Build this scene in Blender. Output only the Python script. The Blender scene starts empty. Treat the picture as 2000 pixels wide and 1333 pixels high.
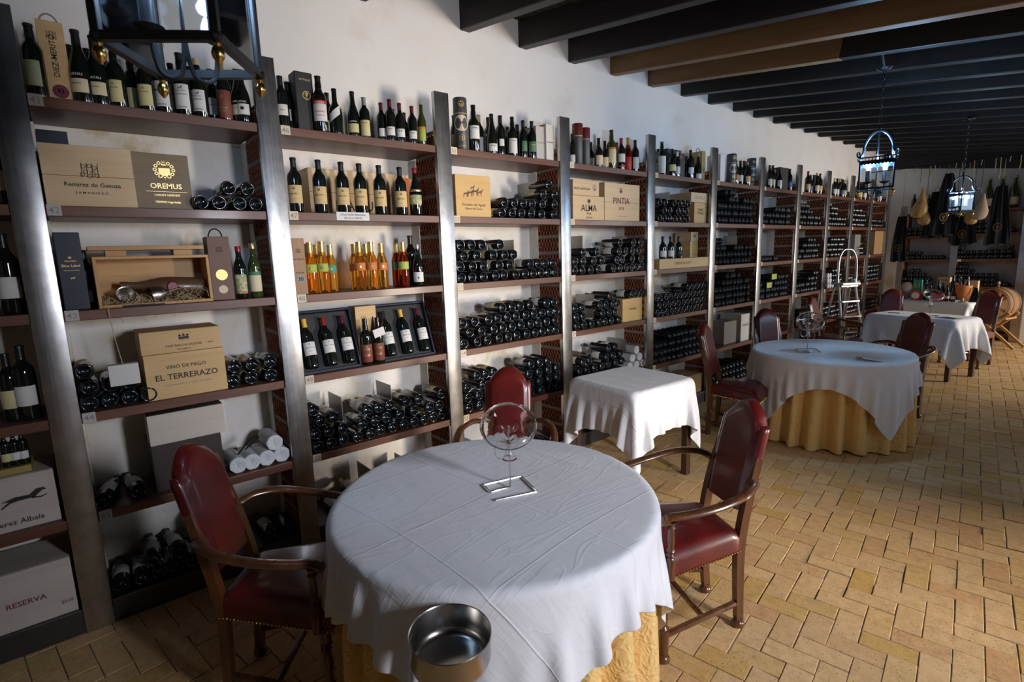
import bpy, bmesh, math, random
import numpy as np
from mathutils import Vector, Matrix
random.seed(7); rng = np.random.default_rng(7)
PI = math.pi
SC = bpy.context.scene
COL = SC.collection

# ------------------------------------------------------------------ camera, world, big lights, exposure
FPX, YAW, PITCH, ROLL = 1020.68, -0.8787, -0.1631, -0.0315          # focal length in pixels of the 2000 px frame
CAM = np.array([3.0063, 0.1596, 1.6990])
FW = np.array([math.sin(YAW)*math.cos(PITCH), math.cos(YAW)*math.cos(PITCH), math.sin(PITCH)])
_r = np.cross(FW, [0, 0, 1]); _r /= np.linalg.norm(_r); _u = np.cross(_r, FW)
RT = math.cos(ROLL)*_r+math.sin(ROLL)*_u; UP = -math.sin(ROLL)*_r+math.cos(ROLL)*_u
cd = bpy.data.cameras.new('camera'); cam = bpy.data.objects.new('camera', cd); COL.objects.link(cam)
cd.lens = FPX/2000*36; cd.sensor_width = 36; cd.clip_start = 0.05; cd.clip_end = 60
cam.matrix_world = Matrix(((RT[0], UP[0], -FW[0], CAM[0]), (RT[1], UP[1], -FW[1], CAM[1]), (RT[2], UP[2], -FW[2], CAM[2]), (0, 0, 0, 1)))
cd.dof.use_dof = True; cd.dof.focus_distance = 3.3; cd.dof.aperture_fstop = 5.0
SC.camera = cam
SC.view_settings.view_transform = 'Standard'; SC.view_settings.look = 'None'
SC.view_settings.gamma = 1.0; SC.view_settings.use_curve_mapping = False
SC.view_settings.exposure = 0.0
w = bpy.data.worlds.new('world'); SC.world = w; w.use_nodes = True
w.node_tree.nodes['Background'].inputs[0].default_value = (0.55, 0.7, 1.0, 1); w.node_tree.nodes['Background'].inputs[1].default_value = 0.06


def area(name, loc, target, sx, sy, power, color, spread=PI):
    l = bpy.data.lights.new(name, 'AREA'); l.shape = 'RECTANGLE'; l.size = sx; l.size_y = sy; l.energy = power; l.color = color; l.spread = spread
    o = bpy.data.objects.new(name, l); COL.objects.link(o); o.location = loc
    o.rotation_euler = (Vector(target)-Vector(loc)).to_track_quat('-Z', 'Y').to_euler(); return o


# daylight outside the openings of the right-hand wall
area('daylight_near', (7.2, 5.5, 1.05), (1.5, 2.4, 0.7), 0.9, 1.5, 320, (1.0, 0.87, 0.74), 2.6)
area('daylight_nearest', (5.6, 1.9, 2.1), (1.9, 2.0, 0.6), 0.5, 0.9, 68, (0.88, 0.90, 1.0), 2.0)
area('doorway_sky', (4.98, 4.38, 1.5), (0.5, 3.2, 1.4), 0.9, 1.8, 3, (0.80, 0.88, 1.0), 2.9)
area('daylight_far', (6.6, 11.2, 1.6), (1.0, 9.6, 0.4), 1.8, 2.0, 190, (1.0, 0.88, 0.74), 2.2)
area('skylight_high', (4.98, 7.3, 2.36), (0.8, 6.8, 0.8), 8.4, 0.4, 48, (0.55, 0.74, 1.0), 2.4)


def px2y(px, X, Z):
    v = RT-(px-1000)/FPX*FW
    return CAM[1]-((X-CAM[0])*v[0]+(Z-CAM[2])*v[2])/v[1]


def px2x(px, Y, Z):
    v = RT-(px-1000)/FPX*FW
    return CAM[0]-((Y-CAM[1])*v[1]+(Z-CAM[2])*v[2])/v[0]


# ------------------------------------------------------------------ materials
MATS = {}


def mat(name, col=(.5, .5, .5), rough=.5, metal=0.0, spec=.5, coat=0.0, trans=0.0, ior=1.5, emit=None, estr=0.0, alpha=1.0, sheen=0.0):
    m = bpy.data.materials.new(name); m.use_nodes = True
    b = m.node_tree.nodes['Principled BSDF']; i = b.inputs
    i['Base Color'].default_value = (*col, 1); i['Roughness'].default_value = rough; i['Metallic'].default_value = metal
    i['Specular IOR Level'].default_value = spec; i['Coat Weight'].default_value = coat; i['Coat Roughness'].default_value = .1
    i['Transmission Weight'].default_value = trans; i['IOR'].default_value = ior; i['Alpha'].default_value = alpha
    if sheen: i['Sheen Weight'].default_value = sheen
    if emit: i['Emission Color'].default_value = (*emit, 1); i['Emission Strength'].default_value = estr
    MATS[name] = m
    return m


def nodes(m): return m.node_tree.nodes, m.node_tree.links, m.node_tree.nodes['Principled BSDF']


def coords(m, scale=(1, 1, 1), kind='Object'):
    N, L, b = nodes(m); t = N.new('ShaderNodeTexCoord'); mp = N.new('ShaderNodeMapping'); mp.inputs['Scale'].default_value = scale
    L.new(t.outputs[kind], mp.inputs['Vector']); return mp.outputs['Vector']


def noise(m, vec, scale, detail=4, rough=.55):
    N, L, b = nodes(m); n = N.new('ShaderNodeTexNoise'); n.inputs['Scale'].default_value = scale; n.inputs['Detail'].default_value = detail
    n.inputs['Roughness'].default_value = rough; L.new(vec, n.inputs['Vector']); return n.outputs['Fac']


def ramp(m, fac, stops):
    N, L, b = nodes(m); r = N.new('ShaderNodeValToRGB'); L.new(fac, r.inputs['Fac'])
    e = r.color_ramp.elements
    while len(e) < len(stops): e.new(.5)
    for k, (p, c) in enumerate(stops): e[k].position = p; e[k].color = (*c, 1)
    return r.outputs['Color']


def bump(m, fac, strength, dist=.01):
    N, L, b = nodes(m); n = N.new('ShaderNodeBump'); n.inputs['Strength'].default_value = strength; n.inputs['Distance'].default_value = dist
    L.new(fac, n.inputs['Height'])
    if b.inputs['Normal'].is_linked: L.new(b.inputs['Normal'].links[0].from_socket, n.inputs['Normal'])
    L.new(n.outputs['Normal'], b.inputs['Normal'])


def setcol(m, out): m.node_tree.links.new(out, m.node_tree.nodes['Principled BSDF'].inputs['Base Color'])


def setrough(m, fac, lo, hi):
    N, L, b = nodes(m); r = N.new('ShaderNodeMapRange'); r.inputs['To Min'].default_value = lo; r.inputs['To Max'].default_value = hi
    L.new(fac, r.inputs['Value']); L.new(r.outputs['Result'], b.inputs['Roughness'])


def wood(name, c1, c2, rough=.45, axis=1, coat=0.0, scale=9, bstr=.12):
    m = mat(name, c1, rough, coat=coat); s = [scale*2.2]*3; s[axis] = scale*.16
    v = coords(m, s); f = noise(m, v, 1.0, 6, .65); setcol(m, ramp(m, f, [(.28, c1), (.5, tuple((a+b)/2 for a, b in zip(c1, c2))), (.72, c2)]))
    v2 = coords(m, tuple(x*5 for x in s)); f2 = noise(m, v2, 1.0, 3); bump(m, f2, bstr, .003); setrough(m, f, rough-.08, rough+.12)
    return m


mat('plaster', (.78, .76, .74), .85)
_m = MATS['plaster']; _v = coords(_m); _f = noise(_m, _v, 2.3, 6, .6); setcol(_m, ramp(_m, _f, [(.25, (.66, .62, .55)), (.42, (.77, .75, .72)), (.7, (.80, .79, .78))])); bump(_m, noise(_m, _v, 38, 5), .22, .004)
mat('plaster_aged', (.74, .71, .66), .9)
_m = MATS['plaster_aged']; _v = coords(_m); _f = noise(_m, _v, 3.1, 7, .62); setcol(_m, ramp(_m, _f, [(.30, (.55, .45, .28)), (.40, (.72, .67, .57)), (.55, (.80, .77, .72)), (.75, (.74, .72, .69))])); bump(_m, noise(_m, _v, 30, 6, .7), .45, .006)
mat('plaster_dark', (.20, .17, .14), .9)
# floor bricks: each brick its own fired colour
mat('floor_brick', (.6, .42, .22), .62)
_m = MATS['floor_brick']; N_, L_, b_ = nodes(_m); _a = N_.new('ShaderNodeAttribute'); _a.attribute_name = 'fired'
_c = ramp(_m, _a.outputs['Fac'], [(0, (.62, .35, .15)), (.25, (.66, .42, .19)), (.72, (.72, .47, .22)), (.86, (.62, .39, .13)), (.93, (.60, .36, .10)), (1, (.68, .47, .25))])
_v = coords(_m); _n = noise(_m, _v, 22, 6, .7); _mx = N_.new('ShaderNodeMix'); _mx.data_type = 'RGBA'; _mx.blend_type = 'MULTIPLY'
_mx.inputs['Factor'].default_value = .75; L_.new(_c, _mx.inputs['A']); L_.new(ramp(_m, _n, [(.25, (.50, .42, .36)), (.40, (.80, .77, .73)), (.62, (1, 1, 1))]), _mx.inputs['B'])
_sp = ramp(_m, noise(_m, _v, 120, 2, .5), [(.30, (.22, .15, .11)), (.37, (1, 1, 1))]); _mx2 = N_.new('ShaderNodeMix'); _mx2.data_type = 'RGBA'; _mx2.blend_type = 'MULTIPLY'; _mx2.inputs['Factor'].default_value = .8
L_.new(_mx.outputs['Result'], _mx2.inputs['A']); L_.new(_sp, _mx2.inputs['B']); setcol(_m, _mx2.outputs['Result'])
bump(_m, noise(_m, _v, 30, 6, .7), .35, .006); setrough(_m, _n, .42, .75)
mat('floor_mortar', (.20, .155, .11), .9); bump(MATS['floor_mortar'], noise(MATS['floor_mortar'], coords(MATS['floor_mortar']), 90, 4), .5, .004)
wood('shelf_wood', (.085, .030, .016), (.165, .062, .030), .42, 1, .08, 7)
wood('pine', (.52, .33, .14), (.68, .47, .23), .6, 1, 0, 6)
wood('pine_pale', (.60, .42, .23), (.74, .56, .34), .6, 1, 0, 6)
wood('pine_yellow', (.55, .33, .10), (.72, .48, .19), .55, 1, 0, 5)
wood('walnut_crate', (.15, .10, .045), (.23, .155, .07), .5, 1, 0, 7)
wood('oak_box', (.42, .22, .07), (.60, .35, .13), .5, 1, 0, 7)
wood('brown_box_wood', (.12, .060, .040), (.18, .095, .062), .55, 2, 0, 7)
wood('cedar', (.30, .16, .08), (.42, .24, .12), .55, 2, 0, 7)
wood('bleached_wood', (.46, .41, .36), (.58, .53, .47), .6, 1, 0, 8)
wood('beam_dark', (.006, .005, .005), (.015, .011, .010), .5, 0, .0, 5, .4)
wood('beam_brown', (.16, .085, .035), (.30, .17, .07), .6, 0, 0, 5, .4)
wood('deck_dark', (.012, .010, .009), (.028, .02, .016), .7, 1, 0, 5, .4)
wood('chair_wood', (.050, .016, .006), (.125, .044, .014), .25, 2, .5, 7, .04)
wood('table_wood', (.035, .014, .008), (.075, .032, .016), .3, 2, .3, 7, .05)
wood('barrel_wood', (.20, .09, .03), (.32, .16, .05), .35, 2, .4, 7)
wood('barrel_head', (.50, .26, .05), (.62, .36, .09), .4, 2, .3, 7)
wood('terracotta', (.27, .080, .032), (.40, .14, .062), .85, 1, 0, 9, .2)
mat('steel_post', (.50, .50, .51), .32, 1.0)
_m = MATS['steel_post']; _v = coords(_m, (60, 60, 1.2)); _f = noise(_m, _v, 2.2, 4); setrough(_m, _f, .24, .40); _v2 = coords(_m); _f2 = noise(_m, _v2, 9, 6, .7); setcol(_m, ramp(_m, _f2, [(.3, (.36, .36, .37)), (.6, (.54, .54, .54))]))
mat('steel_plate', (.34, .33, .32), .42, 1.0); mat('steel_dark', (.12, .12, .13), .4, 1.0)
mat('steel_bright', (.50, .48, .45), .24, 1.0); mat('chrome', (.75, .74, .73), .12, 1.0); mat('aluminium', (.42, .43, .45), .4, 1.0)
mat('iron', (.010, .010, .011), .5, 0.3); mat('iron_blue', (.03, .04, .055), .3, .8); mat('brass', (.62, .42, .12), .24, 1.0); mat('silver_old', (.42, .39, .36), .3, 1.0)
mat('dark_glass', (.006, .009, .007), .07, 0, .6, coat=.5); mat('dark_glass_lying', (.009, .013, .016), .06, 0, .8, coat=.6)
mat('dark_glass_far', (.008, .011, .014), .30, 0, .5); mat('green_glass', (.035, .05, .012), .07, 0, .6, coat=.5); mat('brown_glass', (.06, .018, .006), .07, 0, .6, coat=.5)
mat('amber_glass', (.90, .46, .07), .02, 0, .5, trans=.95, ior=1.36); mat('red_liqueur', (.45, .05, .015), .02, 0, .5, trans=.9, ior=1.36)
mat('clear_glass', (1, 1, 1), .0, 0, .5, trans=1.0, ior=1.45)
mat('window_glass', (.92, .96, 1), .02, 0, .5, trans=1.0, ior=1.05)
_m = bpy.data.materials.new('pane_glass'); _m.use_nodes = True; MATS['pane_glass'] = _m; _N = _m.node_tree.nodes; _L = _m.node_tree.links; _N.remove(_N['Principled BSDF'])
_tb = _N.new('ShaderNodeBsdfTransparent'); _tb.inputs[0].default_value = (.93, .95, .97, 1); _gb = _N.new('ShaderNodeBsdfGlossy'); _gb.inputs['Roughness'].default_value = .04; _fr = _N.new('ShaderNodeFresnel'); _fr.inputs['IOR'].default_value = 1.5
_ms = _N.new('ShaderNodeMixShader'); _L.new(_fr.outputs[0], _ms.inputs[0]); _L.new(_tb.outputs[0], _ms.inputs[1]); _L.new(_gb.outputs[0], _ms.inputs[2]); _L.new(_ms.outputs[0], _N['Material Output'].inputs['Surface'])
mat('paper_white', (.74, .73, .70), .7); mat('paper_cream', (.72, .62, .40), .7); mat('paper_tan', (.70, .50, .23), .7); mat('paper_yellow', (.66, .60, .30), .7)
mat('paper_brown', (.20, .055, .035), .6); mat('paper_green', (.08, .20, .09), .6); mat('paper_orange', (.62, .20, .05), .6); mat('paper_red', (.55, .04, .03), .55)
mat('paper_moss', (.42, .48, .30), .6); mat('paper_teal', (.05, .33, .25), .6); mat('paper_lime', (.42, .50, .08), .6); mat('paper_blue', (.09, .13, .33), .6); mat('paper_gold', (.55, .40, .14), .4, .6); mat('paper_black', (.015, .015, .017), .5)
mat('tag_card', (.70, .58, .42), .7); mat('tag_grey', (.50, .48, .45), .7)
mat('ink', (.025, .022, .02), .7); mat('ink_brown', (.13, .065, .035), .7); mat('ink_gold', (.70, .52, .20), .35, .7); mat('ink_white', (.8, .8, .78), .6); mat('ink_red', (.55, .03, .03), .6); mat('ink_grey', (.30, .29, .28), .7); mat('ink_wine', (.14, .012, .035), .6)
mat('foil_black', (.012, .012, .013), .35, 0, .5); mat('foil_red', (.34, .02, .025), .32, .3); mat('foil_gold', (.70, .50, .20), .3, .8); mat('foil_wine', (.10, .012, .02), .35, .2); mat('foil_tan', (.56, .42, .24), .5); mat('foil_yellow', (.75, .46, .04), .4)
mat('foil_blue', (.03, .05, .14), .35, .2); mat('foil_grey', (.35, .36, .38), .35, .5); mat('foil_white', (.7, .7, .7), .5)
mat('navy_card', (.008, .014, .035), .4); mat('black_card', (.012, .012, .013), .5); mat('dark_carton', (.028, .018, .016), .6); mat('white_card', (.68, .66, .63), .6); mat('maroon_card', (.12, .02, .018), .4); mat('slate_card', (.06, .065, .07), .45)
mat('card_grey', (.20, .19, .18), .6); mat('kraft', (.34, .20, .09), .7); mat('orange_card', (.52, .16, .04), .6); mat('yellow_card', (.62, .40, .03), .6)
mat('charcoal_lining', (.035, .035, .036), .8); mat('tissue', (.58, .60, .62), .8); bump(MATS['tissue'], noise(MATS['tissue'], coords(MATS['tissue']), 60, 4), .5, .004)
mat('plastic_wrap', (.72, .74, .75), .25, 0, .5, trans=.25); mat('straw', (.52, .42, .25), .8); mat('rope', (.34, .27, .18), .9); mat('ham', (.42, .24, .08), .5, 0, .5, coat=.2)
_m = MATS['ham']; _f = noise(_m, coords(_m), 14, 5, .6); setcol(_m, ramp(_m, _f, [(.3, (.14, .05, .02)), (.45, (.30, .17, .05)), (.7, (.42, .27, .10))])); bump(_m, _f, .5, .01)
mat('ham_cloth', (.36, .28, .20), .8); mat('apron', (.006, .008, .013), .9); mat('cork', (.42, .27, .14), .8); mat('wax_red', (.2, .01, .02), .4); mat('old_glass', (.10, .055, .03), .35, 0, .5, coat=.2)
mat('white_linen', (.76, .765, .79), .85, sheen=.25)
_m = MATS['white_linen']; _v = coords(_m, kind='UV'); N_, L_, b_ = nodes(_m)


def fold_lines(m, vec, pos, width, axis):
    N, L, b = nodes(m); s = N.new('ShaderNodeSeparateXYZ'); L.new(vec, s.inputs[0]); out = None
    for p in pos:
        a = N.new('ShaderNodeMath'); a.operation = 'SUBTRACT'; L.new(s.outputs[axis], a.inputs[0]); a.inputs[1].default_value = p
        q = N.new('ShaderNodeMath'); q.operation = 'ABSOLUTE'; L.new(a.outputs[0], q.inputs[0])
        r = N.new('ShaderNodeMapRange'); r.inputs['From Min'].default_value = 0; r.inputs['From Max'].default_value = width; r.inputs['To Min'].default_value = 1; r.inputs['To Max'].default_value = 0
        r.interpolation_type = 'SMOOTHSTEP'; L.new(q.outputs[0], r.inputs['Value'])
        if out is None: out = r.outputs[0]
        else:
            z = N.new('ShaderNodeMath'); z.operation = 'MAXIMUM'; L.new(out, z.inputs[0]); L.new(r.outputs[0], z.inputs[1]); out = z.outputs[0]
    return out


bump(_m, fold_lines(_m, _v, [-.41, 0, .41], .005, 0), .35, .0025); bump(_m, fold_lines(_m, _v, [-.41, 0, .41], .005, 1), .6, .003)
_v3 = coords(_m, (1.6, 9, 1), 'UV'); bump(_m, noise(_m, _v3, 1.3, 4, .55), .30, .02); _v4 = coords(_m, (5, 1.1, 1), 'UV'); N_, L_, b_ = nodes(_m); _rg = N_.new('ShaderNodeTexNoise'); _rg.inputs['Scale'].default_value = 1.6; _rg.inputs['Detail'].default_value = 2; _rg.inputs['Distortion'].default_value = 1.2; L_.new(_v4, _rg.inputs['Vector']); _rr = N_.new('ShaderNodeMath'); _rr.operation = 'PINGPONG'; _rr.inputs[1].default_value = .09; L_.new(_rg.outputs['Fac'], _rr.inputs[0]); _r2 = N_.new('ShaderNodeMapRange'); _r2.inputs['From Min'].default_value = .06; _r2.inputs['From Max'].default_value = .09; L_.new(_rr.outputs[0], _r2.inputs['Value']); bump(_m, _r2.outputs['Result'], .16, .004); bump(_m, noise(_m, coords(_m, (1, 1, 1), 'UV'), 420, 2), .08, .001)
mat('yellow_cloth', (.84, .55, .19), .85, sheen=.3)
_m = MATS['yellow_cloth']; _v = coords(_m); N_, L_, b_ = nodes(_m); _vo = N_.new('ShaderNodeTexVoronoi'); _vo.inputs['Scale'].default_value = 55; _nz = N_.new('ShaderNodeTexNoise'); _nz.inputs['Scale'].default_value = 9
L_.new(_v, _nz.inputs['Vector']); _ad = N_.new('ShaderNodeVectorMath'); _ad.operation = 'MULTIPLY_ADD'; L_.new(_nz.outputs['Color'], _ad.inputs[0]); _ad.inputs[1].default_value = (.12, .12, .12); L_.new(_v, _ad.inputs[2]); L_.new(_ad.outputs[0], _vo.inputs['Vector']); bump(_m, _vo.outputs['Distance'], .55, .012)
mat('leather_red', (.17, .010, .009), .34, 0, .5, coat=.35)
_m = MATS['leather_red']; _v = coords(_m); _f = noise(_m, _v, 5, 5, .6); setcol(_m, ramp(_m, _f, [(.3, (.040, .004, .004)), (.5, (.095, .007, .006)), (.72, (.155, .011, .008))])); bump(_m, noise(_m, _v, 70, 4, .6), .10, .002); setrough(_m, _f, .26, .42)
_vo = nodes(_m)[0].new('ShaderNodeTexVoronoi'); _vo.feature = 'DISTANCE_TO_EDGE'; _vo.inputs['Scale'].default_value = 13; nodes(_m)[1].new(_v, _vo.inputs['Vector'])
mat('bulb_glow', (1, 1, 1), .5, emit=(.55, .78, 1.0), estr=60); mat('bulb_glow_soft', (1, 1, 1), .5, emit=(.62, .80, 1.0), estr=14); mat('candle_sleeve', (.55, .58, .62), .5); mat('candle_black', (.02, .02, .024), .45)
mat('label_art', (.5, .3, .2), .5)
_m = MATS['label_art']; _f = noise(_m, coords(_m), 60, 3, .6); setcol(_m, ramp(_m, _f, [(.3, (.65, .05, .03)), (.42, (.75, .70, .55)), (.52, (.10, .30, .12)), (.62, (.75, .5, .06)), (.75, (.05, .10, .30))]))


# ------------------------------------------------------------------ mesh collector
def smooth(me, ang=40):
    me.polygons.foreach_set('use_smooth', [True]*len(me.polygons))
    try: me.set_sharp_from_angle(angle=math.radians(ang))
    except Exception: pass


class MB:
    def __init__(s): s.v = []; s.f = []

    def add(s, verts, faces, M=None):
        o = len(s.v)
        if M is not None: verts = [tuple(M @ Vector(v)) for v in verts]
        s.v += [tuple(v) for v in verts]; s.f += [tuple(i+o for i in f) for f in faces]; return s

    def box(s, x0, x1, y0, y1, z0, z1, bev=0.0, M=None):
        if bev <= 0:
            v = [(x, y, z) for x in (x0, x1) for y in (y0, y1) for z in (z0, z1)]
            return s.add(v, [(0, 1, 3, 2), (4, 6, 7, 5), (0, 4, 5, 1), (2, 3, 7, 6), (0, 2, 6, 4), (1, 5, 7, 3)], M)
        b = min(bev, (x1-x0)*.45, (y1-y0)*.45, (z1-z0)*.45); bm = bmesh.new(); bmesh.ops.create_cube(bm, size=1)
        for v in bm.verts: v.co = Vector(((x0+x1)/2+v.co.x*(x1-x0), (y0+y1)/2+v.co.y*(y1-y0), (z0+z1)/2+v.co.z*(z1-z0)))
        bmesh.ops.bevel(bm, geom=bm.edges[:], offset=b, segments=2, profile=.5, affect='EDGES')
        bm.verts.index_update(); vs = [tuple(v.co) for v in bm.verts]; fs = [tuple(v.index for v in f.verts) for f in bm.faces]; bm.free()
        return s.add(vs, fs, M)

    def lathe(s, prof, n=24, M=None, a0=0, a1=2*PI, closed=True):
        full = abs(a1-a0-2*PI) < 1e-6; m = n if full else n+1; v = []; f = []
        for (r, z) in prof:
            for k in range(m):
                a = a0+(a1-a0)*k/n; v.append((r*math.cos(a), r*math.sin(a), z))
        for i in range(len(prof)-1):
            for k in range(n):
                k2 = (k+1) % m if full else k+1
                a, b, c, d = i*m+k, i*m+k2, (i+1)*m+k2, (i+1)*m+k
                if prof[i][0] < 1e-6: f.append((a, c, d))
                elif prof[i+1][0] < 1e-6: f.append((a, b, c))
                else: f.append((a, b, c, d))
        return s.add(v, f, M)

    def tube(s, pts, r, n=8, M=None, ellipse=1.0, cap=True, up=None):
        P = [Vector(p) for p in pts]; R = r if hasattr(r, '__len__') else [r]*len(P); v = []; f = []; prev = Vector(up) if up else None
        for i, p in enumerate(P):
            t = (P[min(i+1, len(P)-1)]-P[max(i-1, 0)])
            t = t.normalized() if t.length > 1e-9 else Vector((0, 0, 1))
            if prev is None: prev = Vector((0, 0, 1)) if abs(t.z) < .9 else Vector((1, 0, 0))
            a = (prev-t*prev.dot(t))
            a = a.normalized() if a.length > 1e-6 else t.orthogonal().normalized()
            b = t.cross(a); prev = a
            for k in range(n):
                q = 2*PI*k/n+(PI/4 if n == 4 else 0); v.append(tuple(p+a*(math.cos(q)*R[i]*ellipse)+b*(math.sin(q)*R[i])))
        for i in range(len(P)-1):
            for k in range(n): f.append((i*n+k, i*n+(k+1) % n, (i+1)*n+(k+1) % n, (i+1)*n+k))
        if cap: f.append(tuple(range(n-1, -1, -1))); f.append(tuple((len(P)-1)*n+k for k in range(n)))
        return s.add(v, f, M)

    def ball(s, c, r, n=12, sz=1.0, M=None):
        T = Matrix.Translation(c); T = (M @ T) if M is not None else T
        return s.lathe([(r*math.sin(PI*i/8) if 0 < i < 8 else 0, -r*sz*math.cos(PI*i/8)) for i in range(9)], n, T)

    def poly(s, pts, y0, y1, axis='y', M=None):
        # prism of a polygon in the x,z plane (axis y), y,z plane (axis x) or x,y plane (axis z)
        n = len(pts); g = {'y': lambda p, t: (p[0], t, p[1]), 'x': lambda p, t: (t, p[0], p[1]), 'z': lambda p, t: (p[0], p[1], t)}[axis]
        v = [g(p, y0) for p in pts]+[g(p, y1) for p in pts]
        f = [tuple(range(n)), tuple(range(2*n-1, n-1, -1))]+[(i, i+n, (i+1) % n+n, (i+1) % n) for i in range(n)]
        return s.add(v, f, M)

    def mesh(s, name, m, sm=True, ang=40):
        me = bpy.data.meshes.new(name); me.from_pydata(s.v, [], s.f); me.materials.append(MATS[m] if isinstance(m, str) else m)
        bm = bmesh.new(); bm.from_mesh(me); bmesh.ops.recalc_face_normals(bm, faces=bm.faces[:]); bm.to_mesh(me); bm.free()
        if sm: smooth(me, ang)
        return me

    def build(s, name, m, parent=None, loc=None, rot=None, sm=True, ang=40, label=None):
        o = bpy.data.objects.new(name, s.mesh(name, m, sm, ang)); return place(o, parent, loc, rot, label)


def place(o, parent=None, loc=None, rot=None, label=None):
    COL.objects.link(o)
    if parent: o.parent = parent
    if loc is not None: o.location = loc
    if rot is not None: o.rotation_euler = rot
    if label: o['label'] = label
    return o


def meshobj(name, me, parent=None, loc=None, rot=None): return place(bpy.data.objects.new(name, me), parent, loc, rot)


def tag(o, label, cat, group=None, kind=None):
    if label: o['label'] = label
    if cat: o['category'] = cat
    if group: o['group'] = group
    if kind: o['kind'] = kind
    return o


def thing(name, label, cat, loc=(0, 0, 0), rz=0, group=None):
    o = bpy.data.objects.new(name, None); o.empty_display_size = .05; place(o, None, loc, (0, 0, rz)); return tag(o, label, cat, group)


def struct(o): o['kind'] = 'structure'; return o


def copy_tree(o, parent=None):
    c = o.copy(); COL.objects.link(c); c.parent = parent
    for ch in list(o.children): copy_tree(ch, c)
    return c


# ------------------------------------------------------------------ lettering as thin meshes
TXT = {}


def text_data(s):
    if s not in TXT:
        cu = bpy.data.curves.new('lettering_curve', 'FONT'); cu.body = s; cu.size = 1.0; cu.resolution_u = 2; cu.align_x = 'CENTER'; cu.offset = .012
        o = bpy.data.objects.new('lettering_temp', cu); COL.objects.link(o); dg = bpy.context.evaluated_depsgraph_get()
        me = bpy.data.meshes.new_from_object(o.evaluated_get(dg)); vs = np.array([tuple(v.co) for v in me.vertices]).reshape(-1, 3); fs = [tuple(p.vertices) for p in me.polygons]
        bpy.data.objects.remove(o); bpy.data.curves.remove(cu); bpy.data.meshes.remove(me)
        wd = (vs[:, 0].max()-vs[:, 0].min()) if len(vs) else 1
        TXT[s] = (vs, fs, wd)
    return TXT[s]


def letters(mb, s, x, y, width=None, size=None, f3=None, maxw=None):
    """adds the words centred at x with baseline y in a flat (u,v) frame; f3 maps (u,v) to 3-D"""
    vs, fs, wd = text_data(s)
    if size is None: size = width/wd
    sx = size
    if maxw and wd*size > maxw: sx = maxw/wd
    mb.add([f3(x+v[0]*sx, y+v[1]*size) for v in vs], fs)


def flat_x(X): return lambda u, v: (X, u, v)          # facing +x: right = +y, up = +z


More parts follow.
